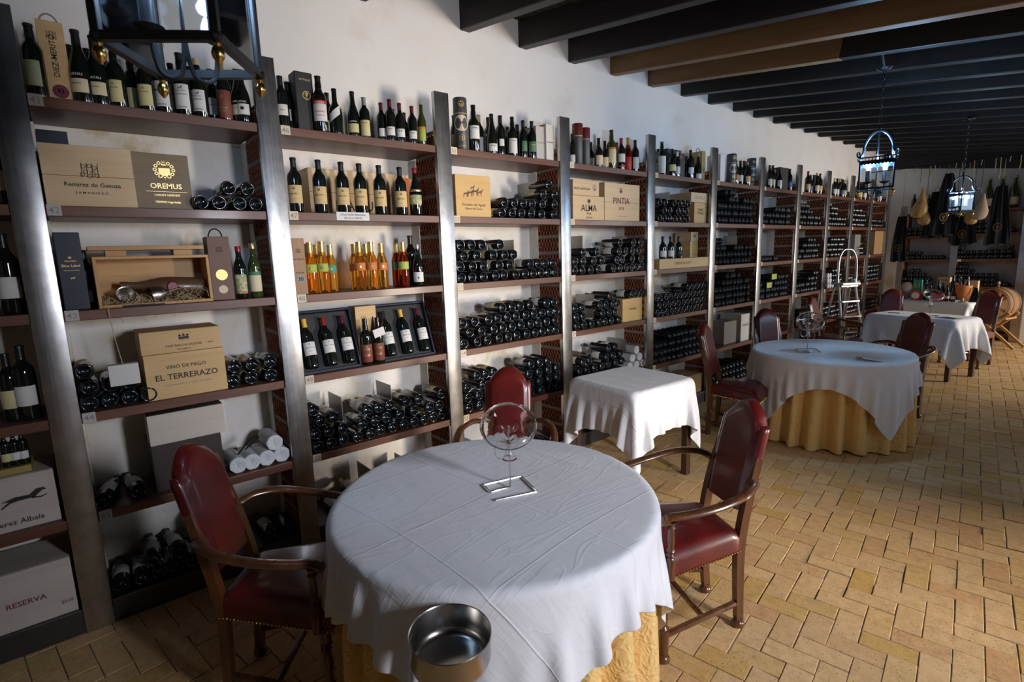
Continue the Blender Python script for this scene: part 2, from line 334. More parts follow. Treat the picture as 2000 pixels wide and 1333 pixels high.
def crest(mb, cx, cy, s, f3, kind='shield'):
    def P(pts): mb.add([f3(cx+a*s, cy+b*s) for a, b in pts], [tuple(range(len(pts)))])
    def ring(r0, r1, n=20, a0=0, a1=2*PI, ox=0, oy=0):
        for k in range(n):
            a, b = a0+(a1-a0)*k/n, a0+(a1-a0)*(k+1)/n
            P([(ox+r0*math.cos(a), oy+r0*math.sin(a)), (ox+r1*math.cos(a), oy+r1*math.sin(a)), (ox+r1*math.cos(b), oy+r1*math.sin(b)), (ox+r0*math.cos(b), oy+r0*math.sin(b))])
    if kind == 'shield':
        P([(-.3, .25), (.3, .25), (.3, -.1), (0, -.45), (-.3, -.1)])
        for k in range(5): P([(-.3+k*.15-.05, .3), (-.3+k*.15+.05, .3), (-.3+k*.15, .5)])
        ring(.42, .47, 10, PI*.75, PI*1.25); ring(.42, .47, 10, -PI*.25, PI*.25)
    elif kind == 'crown':
        P([(-.3, -.3), (.3, -.3), (.3, -.15), (-.3, -.15)])
        for k in (-1, 0, 1): P([(k*.25-.1, -.12), (k*.25+.1, -.12), (k*.25+.03, .3), (k*.25-.03, .3)])
    elif kind == 'castle':
        P([(-.7, -.35), (.7, -.35), (.7, 0), (-.7, 0)]); P([(-.75, .05), (-.3, .05), (-.4, .35), (-.65, .35)]); P([(.75, .05), (.3, .05), (.4, .35), (.65, .35)]); P([(-.2, .05), (.2, .05), (.1, .45), (-.1, .45)])
        for k in range(-3, 4): P([(k*.2-.05, -.55), (k*.2+.05, -.55), (k*.2+.05, -.4), (k*.2-.05, -.4)])
    elif kind == 'ornate':
        P([(-.28, .2), (.28, .2), (.28, -.15), (0, -.45), (-.28, -.15)])
        for a in range(0, 360, 30):
            t = math.radians(a); ring(.05, .10, 8, 0, 2*PI, .45*math.cos(t), .1+.42*math.sin(t))
        P([(-.12, .35), (.12, .35), (.05, .62), (-.05, .62)])
    elif kind == 'bull':
        P([(-.4, 0), (.25, .12), (.45, .3), (.5, .1), (.3, -.1), (.28, -.4), (.2, -.4), (.15, -.12), (-.2, -.15), (-.25, -.4), (-.33, -.4)])
    elif kind == 'horse':
        P([(-.9, -.05), (-.35, .12), (.25, .1), (.55, .35), (.85, .36), (.98, .22), (.8, .2), (.62, .05), (.45, -.1), (-.2, -.12), (-.55, -.18), (-.9, -.42), (-.95, -.36), (-.6, -.08)])
        P([(.35, -.05), (.7, -.12), (.95, -.05), (.95, -.1), (.7, -.2), (.3, -.14)])
    elif kind == 'ring': ring(.36, .44, 28); ring(.12, .18, 16); P([(-.05, -.3), (.05, -.3), (.05, .1), (-.05, .1)])
    elif kind == 'disc': ring(0.001, .5, 28)
    elif kind == 'herd':
        for (a, b, k) in ((-.6, -.1, .5), (-.2, .0, .55), (.25, .1, .6), (.65, .05, .5), (0, .35, .4)):
            P([(a-.4*k, b), (a+.25*k, b+.12*k), (a+.5*k, b+.45*k), (a+.5*k, b+.2*k), (a+.3*k, b-.1*k), (a+.25*k, b-.6*k), (a+.18*k, b-.6*k), (a+.1*k, b-.15*k), (a-.25*k, b-.15*k), (a-.35*k, b-.6*k), (a-.42*k, b-.6*k)])
    elif kind == 'monogram':
        for a, b in ((-.3, .25), (.05, .3), (.32, .2), (-.2, -.1), (.2, -.15), (-.4, -.3), (.42, -.35), (0, -.4)): ring(.10, .14, 12, 0, 2*PI, a, b)
        for a in (-.45, -.15, .15, .45): P([(a, -.5), (a+.04, -.5), (a+.08, .5), (a+.04, .5)])


def ord_(n): return ['first', 'second', 'third', 'fourth', 'fifth', 'sixth', 'seventh', 'eighth', 'ninth', 'tenth', 'eleventh', 'twelfth', 'thirteenth', 'fourteenth', 'fifteenth', 'sixteenth', 'seventeenth', 'eighteenth'][n]

# ------------------------------------------------------------------ the room
PY = [-1.07, 0.0, .9961, 2.0714, 3.1997, 4.3429, 5.4579, 6.548, 7.606, 8.6114, 9.5847, 10.4824, 11.3954]     # near edge of every post along the rack
PW = .1093
ZS = [None, 2.4143, 1.9693, 1.5140, 1.0459, .5693, .1203]           # shelf tops, highest first
XW, YB = -.38, 12.48                                                # plaster wall behind the rack, far wall
TH = .045
FLOOR = (XW, 4.6, -1.9, YB)


def build_floor():
    L, W, gap = .206, .103, .0042; a = math.radians(9); ca, sa = math.cos(a), math.sin(a)
    mbv, mbf, cols = [], [], []
    x0, x1, y0, y1 = FLOOR; n = int(17/W)
    cx, cy = 2.0, 5.0
    for i in range(-n, n):
        for j in range(-n, n):
            # herringbone: unit of two bricks on a square lattice of width W
            for k in (0, 1):
                if (i-j) % 4 == 0 and k == 0: bx, by, dx, dy = i*W, j*W, L, W
                elif (i-j) % 4 == 3 and k == 1: bx, by, dx, dy = i*W, j*W, W, L
                else: continue
                bx += gap/2; by += gap/2; ex, ey = bx+dx-gap, by+dy-gap
                mx, my = (bx+ex)/2, (by+ey)/2; wx, wy = cx+mx*ca-my*sa, cy+mx*sa+my*ca
                if wx < x0+.16 or wx > x1+.1 or wy < y0-.1 or wy > y1+.1: continue
                if wx > 3.3 and rng.random() < -1: continue
                z = rng.normal(0, .0011); tx, ty = rng.normal(0, .005, 2); o = len(mbv); c = rng.random(); b = .0022; j1, j2, j3, j4 = rng.normal(0, .0012, 4)
                ring = [(bx+j1, by+j2), (ex+j3, by-j2), (ex-j1, ey+j4), (bx-j3, ey-j4)]
                inn = [(bx+b+j1, by+b+j2), (ex-b+j3, by+b-j2), (ex-b-j1, ey-b+j4), (bx+b-j3, ey-b-j4)]
                for (px, py), zz in [(p, -.012) for p in ring]+[(p, -.0012) for p in ring]+[(p, 0) for p in inn]:
                    h = zz+(z+tx*(px-mx)+ty*(py-my) if zz > -.01 else 0)
                    mbv.append((cx+px*ca-py*sa, cy+px*sa+py*ca, h))
                for s in (0, 4):
                    for q in range(4): mbf.append((o+s+q, o+s+(q+1) % 4, o+s+4+(q+1) % 4, o+s+4+q)); cols.append(c)
                mbf.append((o+8, o+9, o+10, o+11)); cols.append(c)
    me = bpy.data.meshes.new('floor'); me.from_pydata(mbv, [], mbf); me.materials.append(MATS['floor_brick'])
    at = me.attributes.new('fired', 'FLOAT', 'FACE'); at.data.foreach_set('value', cols)
    o = struct(meshobj('floor', me)); o['label'] = 'pale fired brick floor laid in herringbone'
    struct(MB().box(x0-.2, x1+4, y0-.2, y1+.2, -.08, -.0042).build('floor_bed', 'floor_mortar', sm=False))


build_floor()
struct(MB().box(XW-.15, XW, -1.95, YB+.15, 0, 3.6).build('wall_left', 'plaster', sm=False))
struct(MB().box(XW-.15, 4.75, YB, YB+.15, 0, 3.6).build('wall_back', 'plaster', sm=False))
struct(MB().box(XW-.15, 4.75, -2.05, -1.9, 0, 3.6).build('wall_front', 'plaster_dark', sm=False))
_w = MB()
DOORS_ = [(2.3, 5.1, 0, 2.15), (9.2, 12.2, 0, 2.15)]; HI = (1.6, 11.6, 2.3, 2.85)
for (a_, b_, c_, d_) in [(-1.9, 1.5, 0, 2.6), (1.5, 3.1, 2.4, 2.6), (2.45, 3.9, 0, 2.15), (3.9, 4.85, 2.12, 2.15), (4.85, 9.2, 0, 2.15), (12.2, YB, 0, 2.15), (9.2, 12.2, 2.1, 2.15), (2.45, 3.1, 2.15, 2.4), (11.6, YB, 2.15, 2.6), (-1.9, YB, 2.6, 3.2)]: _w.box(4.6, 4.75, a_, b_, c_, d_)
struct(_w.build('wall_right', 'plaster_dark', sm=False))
SLOPE = math.atan(.135)                                             # the lean-to roof falls away from the rack wall
_c = MB()
for k in range(60):                                                 # boards of the deck above the beams
    _c.box(-.05+k*.088, -.05+k*.088+.084, -1.9, YB, .196+.004*(k % 3 == 0), .22)
_c.box(-.15, 5.3, -2, YB+.15, .22, .31)
struct(_c.build('ceiling', 'deck_dark', None, (XW, 0, 3.335), (0, SLOPE, 0), sm=False))
for k, y in enumerate([-1.5, -.95, -.4, .15, .68, 1.22, 1.75, 2.567, 3.131, 3.70, 4.26, 4.85, 5.43, 5.98, 6.55, 7.07, 7.63, 8.17, 8.64, 9.15, 9.68, 10.2, 10.75, 11.3, 11.85]):
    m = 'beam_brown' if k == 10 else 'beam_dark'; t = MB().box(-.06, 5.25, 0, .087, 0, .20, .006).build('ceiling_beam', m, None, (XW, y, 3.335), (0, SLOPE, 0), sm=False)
    if k == 11: MB().box(-.001, 1.75, -.0012, .0875, -.0012, .19, .004).build('painted_lit_length', 'beam_brown', t, sm=False)  # patch of warm window light, painted as a brown sleeve over the dark beam
    tag(t, 'honey-brown timber ceiling beam between the dark ones' if k == 10 else 'black-stained ceiling beam with warm light painted brown at its wall end' if k == 11 else 'black-stained timber ceiling beam carrying the dark boarded deck', 'ceiling beam', 'dark ceiling beams' if k not in (10, 11) else 'brown ceiling beams', 'structure')
struct(MB().box(0, 5.2, 0, .16, 0, .5, .01).build('trim_1', 'beam_dark', None, (XW, 12.3, 3.115), (0, SLOPE, 0), sm=False))['label'] = 'deep dark lintel beam along the top of the far wall'
struct(MB().box(1.806, 2.25, 12.02, YB+.02, 0, 3.0, .015).build('pillar', 'plaster', sm=False))

# honeycomb piers of perforated terracotta brick behind every post
mat('pier_mortar', (.27, .22, .18), .9)


def pier_mesh():
    # local: face plane at y=0 seen from -y, x from -.24 (back) to 0 (front), z up
    v, f = [], []
    colw, rowh, brick, mort = .034, .036, .112, .020
    z = 0.0; base = 0
    def quad(a, b, c, d): o = len(v); v.extend([a, b, c, d]); f.append((o, o+1, o+2, o+3))
    while z < 2.42:
        for r in range(3):
            z0 = z+r*rowh+.002
            off = colw/2 if r % 2 else 0
            n = 7
            for c in range(n):
                x0 = -.24+c*colw-off*0+(.0 if not off else colw/2); x1 = x0+colw
                if x1 > .0: x1 = 0.0
                z1 = z0+rowh; cx, cz = (x0+x1)/2, (z0+z1)/2; rx, rz = .0125, .0155
                if x1-x0 < colw*.8: quad((x0, 0, z0), (x1, 0, z0), (x1, 0, z1), (x0, 0, z1)); continue
                K = 8; o = len(v)
                outer = []
                for k in range(K):
                    t = 2*PI*k/K+PI/8; ct, st = math.cos(t), math.sin(t); m = max(abs(ct), abs(st)); outer.append((cx+ct/m*(x1-x0)/2, 0, cz+st/m*rowh/2))
                inner = [(cx+rx*math.cos(2*PI*k/K+PI/8), 0, cz+rz*math.sin(2*PI*k/K+PI/8)) for k in range(K)]
                deep = [(p[0], .085, p[2]) for p in inner]
                v.extend(outer+inner+deep)
                for k in range(K):
                    k2 = (k+1) % K
                    f.append((o+k, o+k2, o+K+k2, o+K+k)); f.append((o+K+k, o+K+k2, o+2*K+k2, o+2*K+k))
                f.append(tuple(o+2*K+k for k in range(K)))
            if off: quad((-.24, 0, z0), (-.24+colw/2, 0, z0), (-.24+colw/2, 0, z0+rowh), (-.24, 0, z0+rowh))
            else: pass
        for zz in (z+3*rowh+.002, ): quad((-.24, .003, zz), (0, .003, zz), (0, .003, z+brick+mort+.002), (-.24, .003, z+brick+mort+.002))
        z += brick+mort
    me = bpy.data.meshes.new('brick_face'); me.from_pydata(v, [], f); me.materials.append(MATS['terracotta']); me.materials.append(MATS['pier_mortar'])
    for p in me.polygons:
        if all(abs(me.vertices[i].co.y-.003) < 1e-5 for i in p.vertices): p.material_index = 1
    return me


PIER = pier_mesh()
TAGN = 41
POSTS = []
for k, y in enumerate(PY):
    lab = f'brushed steel rack post dividing the shelves, {ord_(k)} along the wall from the camera end'
    t = thing('rack_post', lab, 'post', (0, y, 0))
    top = 2.7458
    MB().box(-.035, .0, 0, PW, 0, top, .0025).build('steel_facing', 'steel_post', t, ang=30)
    pr = MB().box(-.275, -.035, .088, PW-.004, 0, 2.35).add([], []).build('brick_pier', 'pier_mortar', t, sm=False)
    a = meshobj('brick_face', PIER, pr, (-.035, -.0005, .0)); 
    for vv in (): pass
    MB().box(XW+.001, -.275, -.006, PW+.006, 0, 2.36).build('plaster_pier', 'plaster_aged', t, sm=False)
    POSTS.append(t)


BAYS = ['bay before the first post', 'first bay', 'second bay', 'third bay', 'fourth bay', 'fifth bay', 'sixth bay', 'seventh bay', 'eighth bay', 'ninth bay', 'tenth bay', 'eleventh bay']
LEVS = ['', 'top shelf', 'second shelf down', 'third shelf down', 'fourth shelf down', 'fifth shelf down', 'plinth']


def shelf(k, s):
    y0, y1 = PY[k]+PW+.001, PY[k+1]-.001; z = ZS[s]; num = 41+5*(k-1)+s-1
    if s < 6:
        t = thing('shelf_board', f'reddish hardwood board tagged {num}, {LEVS[s]} of the {BAYS[k]}' if k else f'reddish hardwood board, {LEVS[s]} of the {BAYS[k]}', 'shelf', (0, y0, z))
        MB().box(XW+.002, -.010, 0, y1-y0, -TH, 0, .003).build('board', 'shelf_wood', t, sm=False)
        if k >= 1:
            c = MB().box(-.0098, -.0068, .004, .052, -.043, .004).build('number_tag', 'tag_grey' if k == 1 else 'tag_card', t, sm=False)
            if k < 8:
                mb = MB(); letters(mb, str(num), .028, -.033, size=.038, f3=flat_x(-.0064), maxw=.042); mb.build('number', 'ink_grey', c, sm=False)
    else:
        t = thing('shelf_plinth', f'low dark steel plinth at the foot of the {BAYS[k]}', 'plinth', (0, y0, 0))
        MB().box(XW+.002, -.012, 0, y1-y0, z-.03, z, .002).build('board', 'steel_dark', t, sm=False)
        MB().box(-.03, -.015, 0, y1-y0, 0.001, z-.03).build('kick_plate', 'steel_dark', t, sm=False)


for k in range(0, 12):
    for s in range(1, 7): shelf(k, s)
# aged plaster skin at the back of the shelves
struct(MB().box(XW, XW+.0008, -1.07, 11.6, .12, 2.40).build('wall_skin', 'plaster_aged', sm=False))

# ------------------------------------------------------------------ bottles
PROF = {
    'bordeaux': [(0, .032), (.008, .031), (.016, .026), (.022, .016), (.0258, .006), (.0285, .0012), (.0312, 0), (.0335, .0016), (.0352, .0052), (.0360, .0085), (.0362, .0105), (.037, .014), (.037, .188), (.0362, .199), (.0325, .212), (.024, .224), (.0175, .236), (.0145, .250), (.0135, .288)],
    'burgundy': [(0, .02), (.018, .012), (.030, .001), (.034, 0), (.0385, .004), (.0405, .012), (.0405, .125), (.039, .145), (.034, .170), (.026, .198), (.019, .222), (.0155, .245), (.0140, .288)],
    'sherry': [(0, .02), (.020, .008), (.030, 0), (.0345, .002), (.0375, .010), (.0375, .172), (.0368, .186), (.032, .203), (.023, .216), (.0175, .226), (.0170, .236), (.0178, .250), (.0150, .270), (.0145, .288)],
    'slim': [(0, .02), (.018, .006), (.026, 0), (.031, .003), (.033, .010), (.0335, .165), (.032, .185), (.026, .205), (.019, .225), (.0148, .245), (.0135, .288)],
    'squat': [(0, .02), (.024, .006), (.036, 0), (.042, .004), (.044, .014), (.044, .150), (.041, .172), (.031, .192), (.020, .208), (.0165, .225), (.0158, .288)],
    'champagne': [(0, .03), (.020, .015), (.034, 0), (.040, .003), (.044, .012), (.044, .120), (.041, .150), (.033, .182), (.024, .212), (.0175, .240), (.0150, .285)],
}
CAPS = {'foil': [(.0142, .232), (.0152, .233), (.0145, .286), (.0162, .287), (.0162, .297), (.0150, .300), (0, .300)],
        'short': [(.0146, .270), (.0158, .271), (.0158, .2985), (.0150, .300), (0, .300)],
        'cork': [(.0120, .286), (.0120, .300), (0, .300)], 'long': [(.0190, .212), (.0200, .213), (.0162, .240), (.0150, .286), (.0168, .288), (.0168, .298), (0, .300)]}
MC = {}


def bottle_mesh(kind, gl, n=28):
    key = ('b', kind, gl)
    if key not in MC:
        p = PROF[kind]; r = p[-1][0]
        q = p+[(r, .290), (r+.0018, .291), (r+.0018, .297), (r*.8, .299), (0, .299)]
        MC[key] = MB().lathe(q, n).mesh('bottle_glass', gl, ang=50)
    return MC[key]


def cap_mesh(kind, m):
    key = ('c', kind, m)
    if key not in MC: MC[key] = MB().lathe(CAPS[kind], 20).mesh('cap', m, ang=40)
    return MC[key]


def label_mesh(r, z0, z1, half, m):
    key = ('l', round(r, 4), z0, z1, half, m)
    if key not in MC: MC[key] = MB().lathe([(r+.0005, z0), (r+.0009, z0+.0005), (r+.0009, z1-.0005), (r+.0005, z1)], 14, None, -half, half).mesh('label_sheet', m, ang=60)
    return MC[key]


def curved(r, e=.0013): return lambda u, v: ((r+e)*math.cos(u/r), (r+e)*math.sin(u/r), v)


def bottle(name, label, X, y, z, kind='bordeaux', gl='dark_glass', h=.30, cap=('foil', 'foil_black'), lab=None, text=None, art=None, rz=0.0, tilt=None, group=None, collar=None, cat='bottle', wide=1.0, M=None):
    """a standing bottle; lab = list of (z0, z1, half angle, material), text = list of (string, z, width, material)"""
    o = bpy.data.objects.new(name, bottle_mesh(kind, gl)); place(o, None, (X, y, z+.0004), (0, 0, rz)); s = h/.30; o.scale = (s*wide, s*wide, s); tag(o, label, cat, group)
    if tilt is not None: o.rotation_euler = tilt
    if cap: meshobj({'foil': 'foil_capsule', 'long': 'foil_capsule', 'short': 'stopper_cap', 'cork': 'cork'}[cap[0]], cap_mesh(*cap), o)
    r = max(p[0] for p in PROF[kind])
    top = None
    for (z0, z1, half, m) in (lab or []):
        l = meshobj('paper_label', label_mesh(r, z0, z1, half, m), o)
        if top is None: top = l
    if collar: meshobj('neck_label', label_mesh(.0182, .212, .232, 1.4, collar), o)
    if top is not None:
        by = {}
        for (s_, zz, wd, m) in (text or []): letters(by.setdefault(m, MB()), s_, 0, zz, size=None, width=wd, f3=curved(r))
        for (kd, zz, sz, m) in (art or []): crest(by.setdefault(m, MB()), 0, zz, sz, curved(r), kd)
        for m, mb in by.items(): mb.build('lettering', m, top, sm=False)
    return o


FACE = -.45     # labels turned a little towards the near end of the room


def stand(k, s, px, desc, X=-.13, n=None, **kw):
    z = ZS[s]; y = px2y(px, X, z+.1)
    y = min(max(y, PY[k]+PW+.042), PY[k+1]-.042) if not kw.pop('free', False) else y
    kw.setdefault('rz', FACE+random.uniform(-.12, .12))
    return bottle(kw.pop('name', 'standing_bottle'), desc, X, y, z, **kw)


W_, C_, T_, Y_ = 'paper_white', 'paper_cream', 'paper_tan', 'paper_yellow'
def L1(m, z0=.055, z1=.135, half=1.0): return [(z0, z1, half, m)]
def TX(a, b=None, m='ink', z=.10, wd=.045):
    t = [(a, z, wd, m)]
    if b: t.append((b, z-.022, wd*.75, m))
    return t


# ---  41
A = 1
stand(A, 1, 66, 'dark bottle with pale green label between the steel post and the DIEZ-MERITO box', kind='bordeaux', h=.305, lab=L1('paper_moss', .05, .15), cap=('long', 'foil_black'), X=-.10)
bottle_row = [
    (160, 'burgundy', .315, 'foil_black', [(.045, .10, 1.0, C_)], [('LUSTAU', .112, .05, 'ink_white'), ('Oloroso', .078, .035, 'ink_brown')], None, 'tall sloping-shouldered sherry bottle beside the DIEZ-MERITO box on shelf 41', -.10),
    (193, 'burgundy', .305, 'foil_black', [(.045, .10, 1.0, C_)], [('LUSTAU', .112, .05, 'ink_white'), ('Amontillado', .078, .035, 'ink_brown')], None, 'sloping-shouldered sherry bottle with cream label, second after the box on shelf 41', -.10),
    (229, 'sherry', .285, 'foil_black', [(.03, .13, 1.0, Y_)], [('COLOSIA', .092, .04, 'ink_brown')], [('crown', .112, .012, 'ink_wine')], 'round-shouldered bottle with tall pale yellow label, third after the box on shelf 41', -.10),
    (262, 'sherry', .285, 'foil_black', [(.03, .13, 1.0, Y_)], None, None, 'dark bottle half hidden behind the two with yellow labels on shelf 41', -.19),
    (286, 'sherry', .285, 'foil_black', [(.03, .13, 1.0, Y_)], [('COLOSIA', .092, .04, 'ink_brown')], [('crown', .112, .012, 'ink_wine')], 'bottle with pale yellow label below the lantern finial on shelf 41', -.10),
    (320, 'sherry', .30, 'foil_black', [(.035, .15, 1.0, W_)], [('MEDIUM', .105, .045, 'ink'), ('OSBORNE', .042, .04, 'ink')], [('bull', .13, .022, 'ink')], 'bottle with white bull label marked MEDIUM on shelf 41', -.10),
    (358, 'sherry', .30, 'foil_black', [(.035, .15, 1.0, W_)], [('BAILEN', .115, .045, 'ink_grey'), ('OLOROSO', .10, .05, 'ink'), ('OSBORNE', .042, .04, 'ink')], [('bull', .135, .022, 'ink')], 'tall bottle with white bull label marked OLOROSO on shelf 41', -.10),
    (391, 'sherry', .285, 'foil_tan', [(.035, .14, 1.0, W_)], [('LAIDAD', .105, .045, 'ink_grey'), ('OLOROSO', .09, .05, 'ink'), ('OSBORNE', .042, .04, 'ink')], [('bull', .124, .02, 'ink')], 'shorter bottle with white bull label marked OLOROSO and gold-topped neck on shelf 41', -.09),
    (417, 'sherry', .275, 'foil_black', [(.05, .14, 1.0, W_)], [('Solera', .10, .03, 'ink_wine')], None, 'bottle with white label set back beside the wine-red label on shelf 41', -.18),
    (438, 'slim', .295, 'foil_gold', [(.015, .15, 1.5, 'paper_brown')], [('DUQUE', .06, .035, 'ink_gold'), ('ALBA', .045, .03, 'ink_gold')], [('crown', .12, .02, 'ink_gold')], 'slim bottle with full wine-red label and gold neck on shelf 41', -.08),
    (467, 'burgundy', .27, 'foil_black', [(.045, .10, 1.0, C_)], [('LUSTAU', .112, .05, 'ink_white'), ('Solera', .078, .035, 'ink_brown')], None, 'dark sherry bottle with cream label, second from the second post on shelf 41', -.09),
    (493, 'burgundy', .265, 'foil_black', [(.045, .105, 1.0, W_)], [('LUSTAU', .112, .05, 'ink_white')], [('disc', .08, .02, 'ink')], 'dark bottle with black blot on white label against the second post on shelf 41', -.07)]
for (px, kd, h, cp, lb, tx, ar, ds, X) in bottle_row: stand(A, 1, px, ds, X=X, kind=kd, h=h, cap=('long', cp), lab=lb, text=tx, art=ar, name='sherry_bottle')
for i, (px, X) in enumerate([(146, -.24), (181, -.25), (212, -.25), (341, -.25), (375, -.25), (454, -.24), (478, -.23)]):
    stand(A, 1, px, f'dark bottle in the back row of the topmost shelf in the first bay, {ord_(i)} along', X=X, kind='sherry', h=.29, lab=L1(C_), name='sherry_bottle')

# ---  46
B = 2
rowB = [
    (552, 'bordeaux', .285, ('foil', 'foil_black'), [(.08, .14, .9, W_)], [('Fino', .105, .025, 'ink_wine')], 'bottle with small white label tucked against the second post on shelf 46', -.12, 'dark_glass'),
    (566, 'bordeaux', .285, ('foil', 'foil_black'), [(.075, .14, .5, W_)], None, 'dark bottle with narrow cream strip near tag 46', -.20, 'dark_glass'),
    (626, 'sherry', .31, ('long', 'foil_black'), [(.06, .15, 1.1, W_), (.150, .168, 1.1, 'paper_red')], [('SANGRE', .105, .05, 'ink_red'), ('TRABAJADERO', .088, .05, 'ink_red'), ('OLOROSO', .154, .045, 'ink_white')], 'bottle with red-topped white label marked SANGRE beside the black box on shelf 46', -.08, 'dark_glass'),
    (642, 'bordeaux', .27, ('foil', 'foil_black'), [(.05, .12, .5, C_)], None, 'black-capped bottle hidden behind the slanted label on shelf 46', -.22, 'dark_glass'),
    (656, 'squat', .26, ('foil', 'foil_black'), None, None, 'broad-shouldered flask with a slanted white label on shelf 46', -.09, 'dark_glass'),
    (691, 'burgundy', .275, ('foil', 'foil_black'), [(.04, .095, .9, Y_)], [('LUSTAU', .104, .045, 'ink_white')], 'sloping-shouldered bottle with small yellow portrait label on shelf 46', -.13, 'dark_glass'),
    (713, 'bordeaux', .245, ('long', 'foil_grey'), [(.025, .135, 1.1, Y_)], [('Boutaric', .112, .035, 'ink')], 'bottle with tall cream label of a dark sweeping mark on shelf 46', -.10, 'dark_glass'),
    (746, 'bordeaux', .245, ('foil', 'foil_wine'), [(.05, .11, .7, W_)], None, 'first wine-red capped bottle of the cluster in mid shelf 46', -.15, 'dark_glass'),
    (763, 'bordeaux', .262, ('foil', 'foil_wine'), [(.05, .11, .9, W_)], [('Emilio', .09, .03, 'ink')], 'tallest wine-red capped bottle of the cluster on shelf 46', -.11, 'dark_glass'),
    (769, 'bordeaux', .245, ('foil', 'foil_wine'), [(.05, .11, .7, W_)], None, 'wine-red capped bottle hidden behind the tallest of its cluster on shelf 46', -.24, 'dark_glass'),
    (782, 'bordeaux', .25, ('foil', 'foil_wine'), [(.05, .11, .9, W_)], [('Emilio', .09, .03, 'ink')], 'third front wine-red capped bottle with white label on shelf 46', -.11, 'dark_glass'),
    (791, 'bordeaux', .235, ('foil', 'foil_wine'), [(.05, .11, .7, W_)], None, 'rear wine-red capped bottle between the last two of its cluster on shelf 46', -.24, 'dark_glass'),
    (806, 'bordeaux', .245, ('foil', 'foil_wine'), [(.05, .11, .9, W_)], [('Emilio', .09, .03, 'ink')], 'last front wine-red capped bottle beside the olive one on shelf 46', -.11, 'dark_glass'),
    (829, 'slim', .262, ('cork', 'cork'), [(.04, .12, 1.0, 'paper_lime'), (.12, .14, 1.0, 'paper_orange')], None, 'olive glass bottle with green and orange label next to the third post', -.10, 'green_glass')]
for (px, kd, h, cp, lb, tx, ds, X, gl) in rowB:
    o = stand(B, 1, px, ds, X=X, kind=kd, h=h, cap=cp, lab=lb, text=tx, gl=gl, name='sherry_bottle')
    if px == 656:
        mb = MB(); rr = .0448
        for q in range(12):
            a, b = -.85+q*.142, -.85+(q+1)*.142
            za, zb = .075+.035*(a+.85), .075+.035*(b+.85)
            mb.add([(rr*math.cos(t), rr*math.sin(t), zz) for t, zz in ((a, za), (b, zb), (b, zb+.055), (a, za+.055))], [(0, 1, 2, 3)])
        mb.build('paper_label', 'paper_white', o, ang=70)

# --- Mauro row on shelf 47
MAURO = []
for i, px in enumerate((578, 626, 670, 705, 743, 783)):
    MAURO.append(stand(B, 2, px, f'dark wine bottle with tan crowned label on shelf 47, {ord_(i)} of six along', X=-.085, kind='bordeaux', h=.30, cap=('foil', 'foil_black'), wide=1.04,
          lab=[(.052, .150, 1.25, T_)], text=[('MAURO', .098, .046, 'ink_brown'), ('cosecha', .072, .022, 'ink_grey')], art=[('crown', .132, .018, 'ink')], name='wine_bottle_upright', group='upright wine bottles with tan crowned labels'))
stand(B, 2, 812, 'red-capped bottle with patterned silver label by the brick pier on shelf 47', X=-.07, kind='burgundy', h=.30, cap=('foil', 'foil_red'), lab=[(.07, .13, 1.1, 'label_art'), (.15, .165, 1.1, 'foil_gold')])
# --- shelf 48: golden liqueurs
for i, (px, X, m, hh, n_) in enumerate([(605, -.20, 'paper_lime', .29, 0), (621, -.20, 'paper_lime', .285, 0), (609, -.10, 'paper_lime', .295, 0), (632, -.09, 'paper_lime', .30, 0), (648, -.12, 'paper_teal', .28, 0),
                          (694, -.19, 'paper_orange', .285, 1), (717, -.20, 'paper_orange', .285, 1), (704, -.10, 'paper_orange', .295, 1), (727, -.09, 'paper_orange', .295, 1), (747, -.12, 'paper_orange', .285, 1)]):
    hue = {'paper_lime': 'yellow-green', 'paper_teal': 'teal', 'paper_orange': 'orange'}[m]; rw = 'rear' if X < -.15 else 'front'
    stand(B, 3, px, f'golden liqueur bottle with {hue} label, {"first" if not n_ else "second"} cluster of its shelf, {rw} row, {ord_([0, 1, 0, 1, 2][i % 5])} along', X=X, kind='slim', h=hh, gl='amber_glass', cap=('long', 'foil_gold'), wide=1.06,
          lab=[(.125, .172, 1.15, m), (.128, .168, .5, 'paper_yellow')] if 0 else [(.122, .170, 1.15, m)], name='liqueur_bottle', art=[('disc', .146, .018, 'ink_gold')])
stand(B, 3, 776, 'red liqueur bottle with green label and gold cap on shelf 48', X=-.16, kind='slim', h=.285, gl='red_liqueur', cap=('long', 'foil_gold'), wide=1.06, lab=[(.12, .17, 1.15, 'paper_green')], name='liqueur_bottle')
stand(B, 3, 789, 'clear gold-capped bottle with yellow-green band over red liquid on shelf 48', X=-.09, kind='slim', h=.29, gl='red_liqueur', cap=('long', 'foil_gold'), wide=1.06, lab=[(.12, .17, 1.15, 'paper_lime')], name='liqueur_bottle')
stand(B, 3, 804, 'tallest dark bottle behind the clear liqueur bottle on shelf 48', X=-.18, kind='bordeaux', h=.335, lab=None)
stand(B, 3, 817, 'dark bottle with white label nearest the brick pier on shelf 48', X=-.10, kind='burgundy', h=.275, cap=('foil', 'foil_grey'), lab=[(.03, .10, 1.0, W_)], art=[('disc', .06, .012, 'ink')])
# --- shelf 49: two brown-labelled vermouths
for i, px in enumerate((716, 740)):
    stand(B, 4, px, ['vermouth bottle with brown and gold label and bare green neck on shelf 49', 'vermouth bottle with brown and gold label and a white tag on its neck'][i], X=-.07, kind='sherry', gl='dark_glass', h=.29, cap=('short', 'foil_black'), wide=.98,
          lab=[(.02, .135, 1.3, 'paper_brown')], text=[('VERMUT', .10, .045, 'ink_gold'), ('ROJO', .06, .04, 'ink_gold')], art=[('ring', .12, .02, 'ink_gold')], name='vermouth_bottle')
